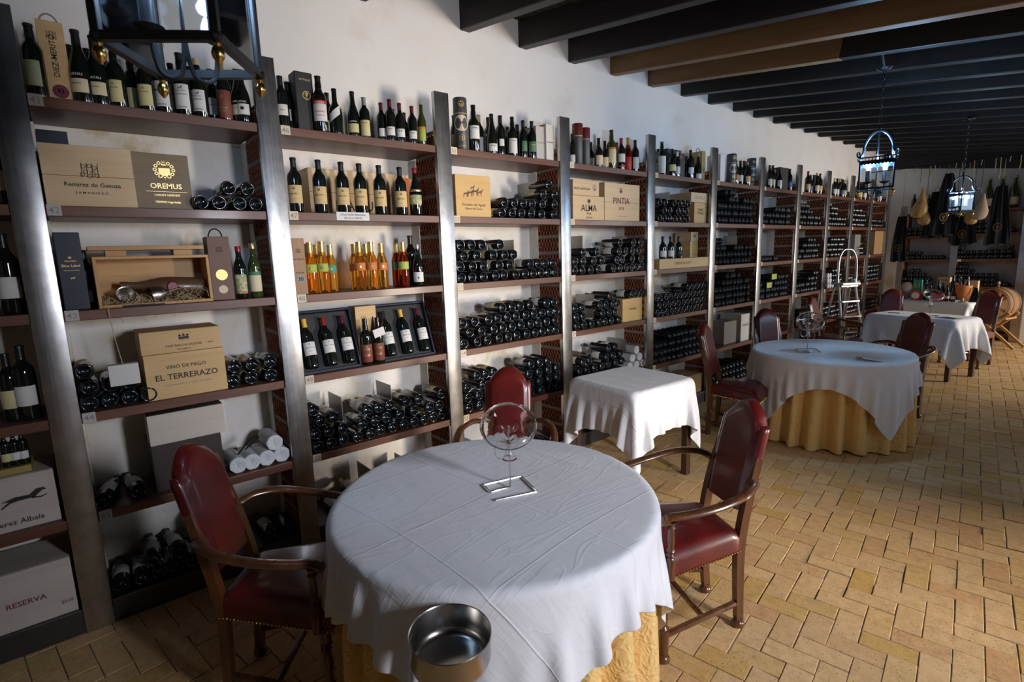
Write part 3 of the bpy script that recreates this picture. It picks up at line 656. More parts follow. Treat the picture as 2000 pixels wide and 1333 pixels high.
# ---  51
Cc = 3
rowC = [
    (888, 'slim', .26, ('foil', 'foil_black'), [(.06, .15, 1, Y_)], None, 'bottle with yellow label squeezed beside the third post on shelf 51', -.20),
    (926, 'sherry', .32, ('foil', 'foil_black'), [(.09, .20, 1, W_)] and [(.085, .168, 1, W_)], [('Traslanzas', .15, .04, 'ink')], 'bottle with white label of a black brush mark beside the round tube on shelf 51', -.10),
    (936, 'bordeaux', .30, ('foil', 'foil_tan'), [(.04, .14, .9, W_)], None, 'tan-capped bottle standing behind the brush-mark label on shelf 51', -.22),
    (961, 'burgundy', .29, ('foil', 'foil_black'), [(.03, .085, .95, W_)], [('ENEBRO', .065, .045, 'ink')], 'sloping-shouldered bottle with low white label, first of the mid cluster on shelf 51', -.12),
    (955, 'bordeaux', .30, ('foil', 'foil_black'), [(.16, .18, .8, W_)], None, 'tall bottle half hidden at the head of the mid cluster on shelf 51', -.24),
    (978, 'bordeaux', .30, ('foil', 'foil_black'), [(.08, .13, .5, W_)], None, 'tall bottle showing a sliver of white label in mid shelf 51', -.15),
    (992, 'bordeaux', .26, ('foil', 'foil_black'), None, None, 'short dark bottle in the back row of mid shelf 51', -.26),
    (1001, 'sherry', .29, ('foil', 'foil_black'), [(.03, .14, 1, W_)], [('Villapanes', .12, .035, 'ink')], 'bottle with large square white label in mid shelf 51', -.10),
    (1011, 'bordeaux', .285, ('foil', 'foil_black'), None, None, 'dark bottle behind the square white label on shelf 51', -.24),
    (1022, 'bordeaux', .285, ('foil', 'foil_black'), [(.06, .14, .6, 'paper_green')], None, 'bottle showing a strip of green label on shelf 51', -.12),
    (1027, 'bordeaux', .28, ('foil', 'foil_black'), None, None, 'dark bottle behind the green labels on shelf 51', -.24),
    (1039, 'bordeaux', .285, ('foil', 'foil_black'), [(.06, .14, 1, 'paper_green')], [('Reserva', .11, .04, 'ink_gold')], 'bottle with full green label next to the white boxes on shelf 51', -.10)]
for (px, kd, h, cp, lb, tx, ds, X) in rowC: stand(Cc, 1, px, ds, X=X, kind=kd, h=h, cap=cp, lab=lb, text=tx, name='sherry_bottle')
Dd = 4
rowD = [
    (1118, 'bordeaux', .25, ('foil', 'foil_black'), [(.03, .10, 1, W_)], 'white-labelled bottle pressed against the fourth post on shelf 56', -.12, 'dark_glass'),
    (1154, 'squat', .235, ('long', 'foil_black'), [(.03, .125, 1, C_)], 'squat bottle with cream label set behind the first pair on shelf 56', -.20, 'dark_glass'),
    (1169, 'squat', .25, ('long', 'foil_black'), [(.03, .125, 1, C_)], 'squat black-necked bottle with cream label, front one on shelf 56', -.10, 'dark_glass'),
    (1181, 'squat', .245, ('long', 'foil_black'), [(.03, .125, 1, C_)], 'squat bottle with cream label just before the tall brandy on shelf 56', -.13, 'dark_glass'),
    (1194, 'sherry', .335, ('foil', 'foil_black'), [(.05, .15, 1.1, C_), (.15, .165, 1.1, 'paper_orange')], 'tallest brandy bottle with orange and cream label on shelf 56', -.10, 'green_glass'),
    (1204, 'bordeaux', .28, ('foil', 'foil_red'), [(.06, .12, .8, C_)], 'red-capped bottle peeping behind the tall brandy on shelf 56', -.24, 'brown_glass'),
    (1213, 'bordeaux', .285, ('foil', 'foil_red'), [(.08, .155, 1.1, W_), (.035, .05, 1.1, 'paper_red')], 'red-capped bottle with white label over a red band on shelf 56', -.11, 'dark_glass'),
    (1226, 'slim', .305, ('long', 'foil_gold'), [(.02, .13, 1.4, 'paper_red')], 'red bottle with a gold neck on shelf 56', -.12, 'red_liqueur'),
    (1240, 'bordeaux', .29, ('foil', 'foil_black'), [(.035, .14, 1, W_)], 'bottle with tall white label of a dark drawing on shelf 56', -.11, 'dark_glass'),
    (1252, 'bordeaux', .29, ('foil', 'foil_black'), [(.045, .10, 1, T_)], 'bottle with small tan label near the fifth post on shelf 56', -.12, 'dark_glass'),
    (1261, 'bordeaux', .28, ('foil', 'foil_black'), None, 'black bottle touching the fifth post on shelf 56', -.20, 'dark_glass')]
for (px, kd, h, cp, lb, ds, X, gl) in rowD: stand(Dd, 1, px, ds, X=X, kind=kd, h=h, cap=cp, lab=lb, gl=gl, name='sherry_bottle')
Ee = 5
for (px, kd, h, cp, lb, ds, X, gl) in [
    (1285, 'sherry', .27, ('foil', 'foil_black'), [(.03, .15, 1, W_)], 'bottle hidden by the fifth post at the start of shelf 61', -.18, 'dark_glass'),
    (1292, 'sherry', .315, ('foil', 'foil_grey'), [(.02, .17, 1.3, W_)], 'bottle wrapped in a large white label on shelf 61', -.09, 'dark_glass'),
    (1312, 'squat', .27, ('short', 'foil_gold'), [(.06, .13, 1, Y_)], 'gold-topped bottle with pale label before the black box on shelf 61', -.10, 'dark_glass'),
    (1322, 'bordeaux', .26, ('foil', 'foil_white'), [(.05, .13, .9, W_)], 'white-capped bottle beside the black box on shelf 61', -.13, 'dark_glass'),
    (1340, 'bordeaux', .25, ('foil', 'foil_black'), [(.05, .10, .4, W_)], 'bottle showing a thin white strip on shelf 61', -.20, 'dark_glass'),
    (1348, 'bordeaux', .29, ('foil', 'foil_black'), [(.06, .12, .9, W_)], 'black bottle with white label before the wooden boxes on shelf 61', -.10, 'dark_glass'),
    (1363, 'burgundy', .265, ('foil', 'foil_grey'), [(.01, .07, 1, W_)], 'sloping-shouldered bottle with low white label before the roped box on shelf 61', -.09, 'dark_glass')]:
    stand(Ee, 1, px, ds, X=X, kind=kd, h=h, cap=cp, lab=lb, gl=gl, name='sherry_bottle')
# further bays: shorter descriptions, bottles one by one
cols = ['foil_black', 'foil_black', 'foil_wine', 'foil_gold', 'foil_black', 'foil_tan']
labs = [W_, T_, W_, C_, 'paper_blue', W_, Y_]
hue = {W_: 'white', T_: 'tan', C_: 'cream', 'paper_blue': 'blue', Y_: 'yellow', 'paper_orange': 'orange'}
for (k, pxs, force) in [(6, [1437, 1445, 1452, 1459, 1474, 1479], 'paper_orange'), (7, [1502, 1508, 1514, 1521, 1545, 1550, 1555], None), (8, [1577, 1582, 1588, 1594, 1600, 1606, 1611], T_), (9, [1629, 1634, 1639, 1644, 1649, 1655, 1660], None), (10, [1674, 1679, 1684, 1689, 1694], None), (11, [1713, 1719, 1725], None)]:
    for i, px in enumerate(pxs):
        m = force if (force and i % 2 == 0) else labs[(i*3+k) % len(labs)]
        cn = cols[(i+k) % len(cols)]; cname = {'foil_black': 'black', 'foil_wine': 'wine-red', 'foil_gold': 'gold', 'foil_tan': 'tan'}[cn]
        stand(k, 1, px, f'{cname}-capped bottle with {hue[m]} label, top shelf of the {BAYS[k]}, {ord_(i)} along', X=-.10-.03*(i % 3), kind=['bordeaux', 'sherry', 'bordeaux', 'burgundy'][i % 4], h=.27+.03*((i*7+k) % 3)/2, cap=('foil', cn), lab=[(.05, .125, 1.0, m)], name='sherry_bottle')

# ------------------------------------------------------------------ boxes and crates
def case(name, label, k, z, pl, pr, h, m, X=-.05, depth=.26, cat='wine crate', planks=2, lid=True, text=(), art=(), bev=.002, handle=None, rz=0, group=None, lidm=None, y01=None):
    """a case whose front face stands at x = X between the picture columns pl and pr"""
    y0, y1 = y01 if y01 else (px2y(pl, X, z+h/2), px2y(pr, X, z+h/2)); y0 = max(y0, PY[k]+PW+.008); y1 = min(y1, PY[k+1]-.008); wd = y1-y0
    t = thing(name, label, cat, (X, y0, z+.0005), rz, group); mb = MB()
    ph = h/planks
    for i in range(planks): mb.box(-.012, 0, 0, wd, i*ph+.0006, (i+1)*ph-.0006, bev)
    mb.box(-depth, -.012, .0006, wd-.0006, .001, h-(.010 if lid else .0005), bev*.6)
    body = mb.build('case_body', m, t, sm=False)
    if lid: MB().box(-depth, -.0125, -.0005, wd+.0005, h-.0095, h, .0015).build('lid', lidm or m, t, sm=False)
    by = {}
    for (s_, u, v, wdt, mm) in text: letters(by.setdefault(mm, MB()), s_, u*wd, v*h, width=wdt*wd, f3=flat_x(.0008))
    for (kd, u, v, sz, mm) in art: crest(by.setdefault(mm, MB()), u*wd, v*h, sz*h, flat_x(.0008), kd)
    for mm, b in by.items(): b.build('lettering', mm, body, sm=False)
    if handle:
        MB().tube([(-depth/2-.0, wd/2-.03+.0+.06*q/8 if 0 else wd/2+.032*math.cos(PI-PI*q/8), h-.004+.045*math.sin(PI*q/8)) for q in range(9)], .0035, 6).build('rope_handle', handle, t)
    return t


Z = ZS
case('wine_gift_box', 'upright pine gift box with rope handle marked DIEZ-MERITO on shelf 41', 1, Z[1], 80, 134, .33, 'pine', X=-.09, depth=.09, cat='box', planks=1, lid=False, handle='rope',
     art=[('disc', .55, .14, .17, 'ink_wine'), ('monogram', .5, .83, .10, 'ink')], text=[('93', .55, .12, .25, 'ink_gold')])
_b = bpy.data.objects['wine_gift_box']; _wd = px2y(134, -.09, Z[1]+.165)-px2y(80, -.09, Z[1]+.165)
_mb = MB(); letters(_mb, 'DIEZ-MERITO', 0, 0, width=.17, f3=lambda u, v: (.0008, _wd/2-v-.0+.01, .19+u)); _mb.build('lettering', 'ink', [c for c in _b.children if c.name.startswith('case_body')][0], sm=False)
case('wine_crate', 'pale pine crate marked Remirez de Ganuza on shelf 42', 1, Z[2], 81, 262, .262, 'pine_pale', X=-.035, depth=.22, planks=2,
     text=[('Remirez de Ganuza', .52, .33, .62, 'ink'), ('S A M A N I E G O', .5, .21, .36, 'ink')], art=[('monogram', .50, .60, .24, 'ink')])
case('wine_crate', 'dark stained crate with gold lettering OREMUS behind the pine one on shelf 42', 1, Z[2], 222, 372, .262, 'walnut_crate', X=-.075, depth=.22, planks=1, lid=True,
     text=[('OREMUS', .66, .38, .42, 'ink_gold'), ('LUXURY LEGENDS', .66, .245, .34, 'ink_gold'), ('TEMPOS Vega Sicilia', .66, .12, .34, 'ink_gold'), ('________________', .66, .33, .55, 'ink_gold')], art=[('ornate', .66, .68, .32, 'ink_gold')])
case('navy_box', 'navy carton standing behind the Remirez de Ganuza crate', 1, Z[2], 76, 143, .36, 'navy_card', X=-.27, depth=.09, cat='box', planks=1, lid=False)
case('whisky_box', 'tall navy whisky carton marked Blue Label on shelf 43', 1, Z[3], 96, 166, .345, 'navy_card', X=-.06, depth=.13, cat='box', planks=1, lid=False, bev=.003,
     text=[('Blue Label', .5, .56, .70, 'ink_gold'), ("WALKER'S", .5, .625, .45, 'ink_gold'), ('Blended Scotch Whisky', .5, .51, .6, 'ink_gold')], art=[('crown', .5, .68, .05, 'ink_gold'), ('bull', .5, .42, .05, 'ink_gold')])
case('wine_gift_box', 'brown wooden gift box with dark handle and two round medals on shelf 43', 1, Z[3], 410, 453, .325, 'brown_box_wood', X=-.045, depth=.10, cat='box', planks=1, lid=False, handle='iron',
     art=[('disc', .5, .40, .17, 'paper_gold'), ('disc', .5, .17, .13, 'tag_card'), ('monogram', .5, .80, .09, 'ink')])
stand(1, 3, 471, 'red-capped bottle with colourful garden label on shelf 43', X=-.06, kind='slim', h=.275, cap=('short', 'foil_red'), lab=[(.03, .14, 1.3, 'label_art'), (.03, .045, 1.35, 'paper_red'), (.205, .218, 1, 'paper_cream')][:2], name='liqueur_bottle')
stand(1, 3, 499, 'bottle with cream label under a green band beside the brick pier on shelf 43', X=-.07, kind='slim', gl='green_glass', h=.29, cap=('short', 'foil_gold'), lab=[(.035, .125, 1.2, C_), (.125, .145, 1.2, 'paper_green')], name='liqueur_bottle')
stand(1, 3, 172, 'dark bottle squeezed between the whisky carton and the open crate', X=-.20, kind='bordeaux', h=.27, lab=[(.03, .09, .9, W_)], name='liqueur_bottle')
case('wine_crate', 'pine crate marked El Terrerazo on shelf 44', 1, Z[4], 285, 441, .225, 'pine', X=-.035, depth=.24, planks=1,
     text=[('VINO DE PAGO', .5, .66, .50, 'ink'), ('EL TERRERAZO', .5, .42, .78, 'ink'), ('Denominacion de Origen Protegida', .5, .28, .60, 'ink_grey')])
case('wine_crate', 'flat pine crate marked Chateau La Lagune lying on the El Terrerazo crate', 1, Z[4]+.226, 273, 430, .112, 'pine', X=-.04, depth=.24, planks=1,
     text=[('CHATEAU LA LAGUNE', .52, .26, .46, 'ink'), ('HAUT-MEDOC', .52, .10, .18, 'ink'), ('2016', .86, .28, .07, 'ink')], art=[('castle', .53, .68, .28, 'ink')])
# small white card box hanging by raffia from the shelf above
_t = thing('hanging_card_box', 'small white card box hanging by raffia from the edge of shelf 43', 'box', (.012, px2y(247, .02, .62+.53), 1.155))
MB().box(-.05, .0, -.058, .058, 0, .098, .002).build('card_box', 'white_card', _t, sm=False)
MB().tube([(-.02, 0, .098), (-.018, -.012, .2), (-.01, -.02, .30), (.004, -.022, .36), (-.03, -.03, .395)], .0018, 5).build('raffia_string', 'straw', _t)
# shelf 45
case('carton', 'large dark brown carton on shelf 45', 1, Z[5], 300, 436, .245, 'dark_carton', X=-.06, depth=.26, cat='box', planks=1, lid=False, bev=.004)
case('whitewashed_box', 'whitewashed wooden box with black sliding lid on top of the dark carton', 1, Z[5]+.246, 290, 438, .155, 'bleached_wood', X=-.05, depth=.15, cat='box', planks=1, lid=True, lidm='steel_dark')
# shelf 46
_t = case('gift_carton', 'tall black carton marked ANTIQUE with gold emblem on shelf 46', 2, Z[1], 579, 614, .325, 'black_card', X=-.10, depth=.10, cat='box', planks=1, lid=False, bev=.004,
     text=[('ANTIQUE', .55, .86, .62, 'ink_gold'), ('0', .6, .58, .2, 'ink_gold')], art=[('ring', .6, .62, .16, 'ink_gold')])
case('wine_crate', 'long open-fronted pine crate behind the crowned bottles on shelf 47', 2, Z[2], 604, 800, .275, 'pine_pale', X=-.20, depth=.16, planks=2, text=[('MANUEL', .48, .12, .5, 'ink')])
case('orange_box', 'small orange carton by the brick pier on shelf 47', 2, Z[2], 789, 806, .25, 'orange_card', X=-.17, depth=.08, cat='box', planks=1, lid=False)
_t = thing('shelf_notice', 'white printed notice COLECCION PERSONAL NO A LA VENTA on the edge of shelf 47', 'sign', (-.0095, px2y(658, 0, Z[2]), Z[2]-.040))
_wn = px2y(722, 0, Z[2])-px2y(658, 0, Z[2]); _c2 = MB().box(0, .0012, 0, _wn, 0, .047).build('paper_strip', 'paper_white', _t, sm=False)
_mb = MB(); letters(_mb, 'COLECCIÓN PERSONAL', _wn/2, .027, width=_wn*.78, f3=flat_x(.0018)); letters(_mb, 'NO A LA VENTA', _wn/2, .008, width=_wn*.55, f3=flat_x(.0018)); _mb.build('lettering', 'ink', _c2, sm=False)
case('wooden_bottle_box', 'tall cedar bottle box with round 30 medal beside the second post on shelf 48', 2, Z[3], 566, 598, .315, 'cedar', X=-.05, depth=.12, cat='box', planks=1, lid=False,
     text=[('30', .52, .245, .38, 'ink_white'), ('BUSTAMANTE', .5, .62, .8, 'ink'), ('RELIQUIA', .5, .38, .6, 'ink')], art=[('disc', .52, .28, .15, 'ink_grey'), ('monogram', .5, .78, .08, 'ink')])
case('wooden_bottle_box', 'pale pine box standing behind the two vermouth bottles on shelf 49', 2, Z[4], 697, 737, .36, 'pine', X=-.16, depth=.1, cat='box', planks=1, lid=False)


def presentation_case(label, yc, wdt, names, z0):
    t = thing('presentation_case', label, 'bottle case', (-.055, yc, z0+.001))
    L = .385; R = Matrix.Rotation(math.radians(-20), 4, 'Y')      # leaning back on the wall
    fr = MB(); hw = wdt/2
    fr.box(-.062, -.054, -hw, hw, 0, L, .002, R); fr.box(-.054, 0, -hw, -hw+.012, 0, L, .003, R); fr.box(-.054, 0, hw-.012, hw, 0, L, .003, R)
    fr.box(-.054, 0, -hw+.012, hw-.012, 0, .014, .002, R); fr.box(-.054, 0, -hw+.012, hw-.012, L-.014, L, .002, R)
    fr.build('case_shell', 'navy_card', t, sm=False)
    MB().box(-.0538, -.028, -hw+.013, hw-.013, .015, L-.015, .004, R).build('lining', 'charcoal_lining', t, sm=False)
    M0 = t.matrix_basis if False else Matrix.Translation((-.055, yc, z0+.001))
    for i, (cm, ds) in enumerate(names):
        u = -hw+.012+(wdt-.024)*(i+.5)/len(names)
        p = M0 @ R @ Vector((.006, u, .03))
        o = bottle('cased_wine_bottle', ds, p.x, p.y, p.z-.0004, kind='bordeaux', h=.30, wide=.94, cap=('foil', cm), lab=[(.075, .155, 1.15, W_)], text=[('Amancio Fuentes', .118, .056, 'ink'), ('Sierra', .098, .02, 'ink_grey')], art=[('shield', .14, .012, 'ink_grey')])
        o.rotation_euler = (R.to_3x3() @ Matrix.Rotation(-.15, 3, 'Z')).to_euler()
    return t


_ya, _yb = px2y(588, -.05, Z[4]+.1), px2y(706, -.05, Z[4]+.1)
presentation_case('open navy presentation case with grey lining, the one beside the second post', (_ya+_yb)/2, _yb-_ya, [('foil_yellow', 'white-labelled red wine with ochre cap in the case by the second post'), ('foil_red', 'white-labelled red wine with bright red cap in the case by the second post'), ('foil_wine', 'white-labelled red wine with dark red cap in the case by the second post')], Z[4])
_ya, _yb = px2y(745, -.05, Z[4]+.1), px2y(851, -.05, Z[4]+.1)
presentation_case('open navy presentation case with grey lining, the one beside the brick pier', (_ya+_yb)/2, _yb-_ya, [('foil_black', 'white-labelled red wine with black cap in the case by the brick pier'), ('foil_yellow', 'white-labelled red wine with ochre cap in the case by the brick pier'), ('foil_wine', 'white-labelled red wine with dark red cap in the case by the brick pier')], Z[4])
_t = thing('neck_tag', 'white card tag hanging from the neck of the second vermouth bottle', 'tag', (-.028, px2y(742, -.03, Z[4]+.2), Z[4]+.175))
MB().box(0, .0012, -.038, .038, 0, .052, 0, Matrix.Rotation(.25, 4, 'X')).build('card', 'white_card', _t, sm=False)
MB().tube([(-.0, .012*math.cos(a), .056+.018*math.sin(a)) for a in [PI*q/6 for q in range(-1, 8)]], .0012, 5).build('string_loop', 'ink', _t)
# shelf 51-52


def tube_box(label, k, px, r, h, z, m, X, capm, ring='foil_tan', lab=None):
    y = px2y(px, X, z+.15); t = thing('bottle_tube', label, 'bottle tube', (X, y, z+.0005))
    MB().lathe([(0, 0), (r-.002, 0), (r, .003), (r, h*.70)], 28).build('tube_body', m, t); MB().lathe([(r+.0012, h*.70), (r+.0012, h-.004), (r-.002, h), (0, h)], 28).build('tube_cap', capm, t)
    MB().lathe([(r+.0016, h*.695), (r+.0022, h*.70), (r+.0016, h*.708)], 28).build('metal_band', ring, t)
    if lab:
        f3 = lambda u, v: ((r+.0012)*math.cos(u/r-.45), (r+.0012)*math.sin(u/r-.45), v)
        mb = MB(); crest(mb, 0, h*.52, h*.30, f3, 'disc'); mb.build('label', lab, t, sm=False)
        mb = MB(); letters(mb, 'Selection', 0, h*.52, width=r*1.2, f3=lambda u, v: ((r+.002)*math.cos(u/r-.45), (r+.002)*math.sin(u/r-.45), v)); mb.build('lettering', 'ink', t, sm=False)
        mb = MB(); crest(mb, 0, h*.25, h*.13, f3, 'ring'); crest(mb, 0, h*.86, h*.12, lambda u, v: ((r+.0024)*math.cos(u/r-.45), (r+.0024)*math.sin(u/r-.45), v), 'ornate'); letters(mb, 'ESTATE', 0, h*.08, width=r*1.1, f3=f3); mb.build('emblem', 'ink_gold', t, sm=False)
    return t


tube_box('dark slate cylinder with oval white label and copper band on shelf 51', 3, 900, .046, .35, Z[1], 'slate_card', -.11, 'slate_card', 'foil_tan', 'tag_card')
case('book_box', 'grey and white carton beside its twin on shelf 51, the darker one', 3, Z[1], 1047, 1066, .255, 'tag_grey', X=-.08, depth=.19, cat='box', planks=1, lid=False, text=[('CASTILLA', .5, .5, .7, 'ink_grey')])
case('book_box', 'white carton with orange edge touching the fourth post on shelf 51', 3, Z[1], 1067, 1090, .275, 'white_card', X=-.06, depth=.19, cat='box', planks=1, lid=True, lidm='orange_card', text=[('MILENARIO', .5, .5, .8, 'ink')])
case('wine_crate', 'yellow pine crate with a herd of bulls, Dominio del Aguila, on shelf 52', 3, Z[2], 890, 958, .285, 'pine_yellow', X=-.05, depth=.20, planks=1, text=[('Dominio del Aguila', .5, .27, .68, 'ink_brown'), ('Ribera del Duero', .5, .18, .5, 'ink_brown')], art=[('herd', .48, .6, .34, 'ink_brown')])
# bay of tag 56
tube_box('burgundy-topped dark tube, the one nearer the fourth post on shelf 56', 4, 1128, .043, .33, Z[1], 'slate_card', -.10, 'maroon_card', 'foil_tan')
tube_box('burgundy-topped dark tube, the one nearer the squat bottles on shelf 56', 4, 1143, .040, .315, Z[1], 'slate_card', -.12, 'maroon_card', 'foil_tan')
case('wine_crate', 'pale crate marked ALMA at the start of shelf 57', 4, Z[2], 1119, 1180, .200, 'pine_pale', X=-.05, depth=.25, planks=1, text=[('ALMA', .5, .38, .5, 'ink'), ('Rioja', .5, .24, .14, 'ink'), ('CONTINO', .5, .08, .22, 'ink')], art=[('shield', .5, .78, .22, 'ink')])
case('wine_crate', 'narrow pale crate marked FUENTE ANTIGUA on top of the ALMA crate', 4, Z[2]+.2005, 1119, 1170, .125, 'pine_pale', X=-.045, depth=.25, planks=1, text=[('ENTE ANTIGUA', .34, .36, .60, 'ink')], art=[('ornate', .82, .5, .42, 'ink_grey')])
case('wine_crate', 'tall pale crate marked PINTIA 2018 on shelf 57', 4, Z[2], 1181, 1249, .325, 'pine_pale', X=-.045, depth=.25, planks=2, text=[('PINTIA', .46, .46, .46, 'ink_wine'), ('2018', .46, .30, .15, 'ink_wine'), ('~~~~', .5, .08, .24, 'ink_grey')], art=[('ornate', .45, .80, .14, 'ink_wine')])
case('wine_crate', 'pine crate at the fifth post end of shelf 59 with bottles laid on it', 4, Z[4], 1216, 1263, .215, 'pine_yellow', X=-.05, depth=.26, planks=1, text=[('Cenallia', .5, .5, .4, 'ink_brown')])
# bay of tag 61
case('black_gift_box', 'wide black carton behind the gold-topped bottle on shelf 61', 5, Z[1], 1303, 1330, .30, 'black_card', X=-.20, depth=.1, cat='box', planks=1, lid=False)
case('black_gift_box', 'narrow black carton with red disc on shelf 61', 5, Z[1], 1327, 1338, .25, 'black_card', X=-.12, depth=.08, cat='box', planks=1, lid=False, art=[('disc', .3, .86, .14, 'ink_red')])
case('wooden_bottle_box', 'pine bottle box with rope handle, rear one on shelf 61', 5, Z[1], 1343, 1362, .27, 'pine', X=-.22, depth=.1, cat='box', planks=1, lid=False, handle='rope')
case('wooden_bottle_box', 'pine bottle box with round emblem and rope handle against the sixth post', 5, Z[1], 1371, 1387, .30, 'pine_yellow', X=-.08, depth=.14, cat='box', planks=1, lid=False, handle='rope', art=[('ring', .5, .35, .2, 'ink_brown')])
case('wine_crate', 'crate with dark stamp at the sixth post end of shelf 62', 5, Z[2], 1356, 1385, .21, 'pine', X=-.05, depth=.27, planks=1, text=[('TOMAS', .5, .6, .5, 'ink'), ('Postigo', .5, .45, .5, 'ink')])
case('wine_crate', 'narrow crate marked CASTALLA laid over the stamped crate on shelf 62', 5, Z[2]+.2105, 1350, 1385, .10, 'pine_pale', X=-.045, depth=.27, planks=1, text=[('CASTALLA', .5, .35, .7, 'ink_grey')])
case('wine_crate', 'open-topped low pine crate marked CARRASCAL ALTO on shelf 63', 5, Z[3], 1288, 1386, .10, 'pine', X=-.012+.004, depth=.12, planks=1, lid=False, text=[('CARRASCAL ALTO', .45, .4, .34, 'ink_brown')])
case('wine_crate', 'large pine crate behind the low one at the sixth post on shelf 63', 5, Z[3], 1348, 1386, .27, 'pine_yellow', X=-.14, depth=.2, planks=2, text=[('Wellington', .5, .3, .5, 'ink_brown')])
case('wine_crate', 'small crate with castle stamp on top of the large crate on shelf 63', 5, Z[3]+.2705, 1350, 1386, .10, 'pine_pale', X=-.14, depth=.2, planks=1, art=[('castle', .5, .6, .3, 'ink_brown')])
for i, px in enumerate((1294, 1309, 1325)):
    o = stand(5, 3, px, ['white-labelled bottle in the low open crate nearest the fifth post', 'white-labelled bottle in the middle of the low open crate', 'black-labelled bottle in the low open crate beside the pale stack'][i], X=-.075, kind='bordeaux', h=.30, lab=[(.10, .16, 1, W_ if i < 2 else 'paper_black')], free=True, name='crated_bottle')
    o.location.z = Z[3]+.02
# bay of tag 66 onward
case('book_box', 'slim white carton beside the sixth post on shelf 66', 6, Z[1], 1407, 1416, .30, 'white_card', X=-.07, depth=.16, cat='box', planks=1, lid=False)
tube_box('black tube with white disc near the sixth post on shelf 66', 6, 1428, .052, .335, Z[1], 'slate_card', -.12, 'slate_card', 'foil_tan', 'tag_card')
tube_box('black tube with copper band in the latter half of shelf 66', 6, 1467, .050, .33, Z[1], 'slate_card', -.12, 'slate_card', 'foil_tan', 'tag_card')
case('black_gift_box', 'black carton with pale base in mid shelf 71', 7, Z[1], 1523, 1539, .29, 'black_card', X=-.10, depth=.12, cat='box', planks=1, lid=False)
case('wine_crate', 'tall kraft crate with printed white front on shelf 69', 6, Z[5]+.0, 1447, 1476, .33, 'white_card', X=-.05, depth=.27, planks=1, text=[('FUENTES', .5, .55, .7, 'ink')])
case('carton', 'grey carton beside the printed crate on shelf 69', 6, Z[5], 1414, 1438, .27, 'card_grey', X=-.08, depth=.2, cat='box', planks=1, lid=False)
case('carton', 'brown carton filling the corner end of shelf 93', 11, Z[3], 1708, 1728, .40, 'kraft', X=-.03, depth=.28, cat='box', planks=1, lid=False)
case('carton', 'grey-blue carton on shelf 88 near the corner', 10, Z[3], 1669, 1680, .34, 'card_grey', X=-.04, depth=.25, cat='box', planks=1, lid=False)
# before the first post
case('wine_crate', 'bleached crate with a leaping animal marked Albala before the first post', 0, Z[5], -160, 112, .245, 'bleached_wood', X=-.05, depth=.26, planks=1, text=[('Perez Albala', .68, .12, .38, 'ink')], art=[('horse', .74, .58, .33, 'ink')])
case('wine_crate', 'bleached crate stamped RESERVA on the plinth before the first post', 0, Z[6], -150, 145, .27, 'bleached_wood', X=-.03, depth=.28, planks=1, text=[('RESERVA', .65, .40, .28, 'ink_wine'), ('2010', .93, .2, .09, 'ink')])
_t = case('bottle_box', 'flat gilt box holding three miniature bottles on the leaping-animal crate', 0, Z[5]+.2455, -60, 62, .03, 'paper_gold', X=-.08, depth=.16, cat='box', planks=1, lid=False)
for i, px in enumerate((12, 30, 46)):
    bottle('miniature_bottle', f'miniature bottle in the gilt box, {["farthest from", "second from", "nearest"][i]} the first post', -.12, px2y(px, -.12, Z[5]+.33), Z[5]+.2765, kind='bordeaux', h=.15, lab=[(.05, .12, 1, [Y_, W_, W_][i])])
for (s, px, m, h, X) in [(3, 20, W_, .34, -.10), (4, 22, Y_, .30, -.12), (4, 52, W_, .33, -.10), (2, 4, W_, .30, -.1), (1, -30, W_, .3, -.1)]:
    y = px2y(px, X, Z[s]+.12); bottle('standing_bottle', f'{"white" if m == W_ else "yellow"}-labelled bottle before the first post, standing on the {LEVS[s]}', X, y, Z[s], kind='bordeaux', h=h, lab=[(.06, .14, 1, m)], rz=.0)


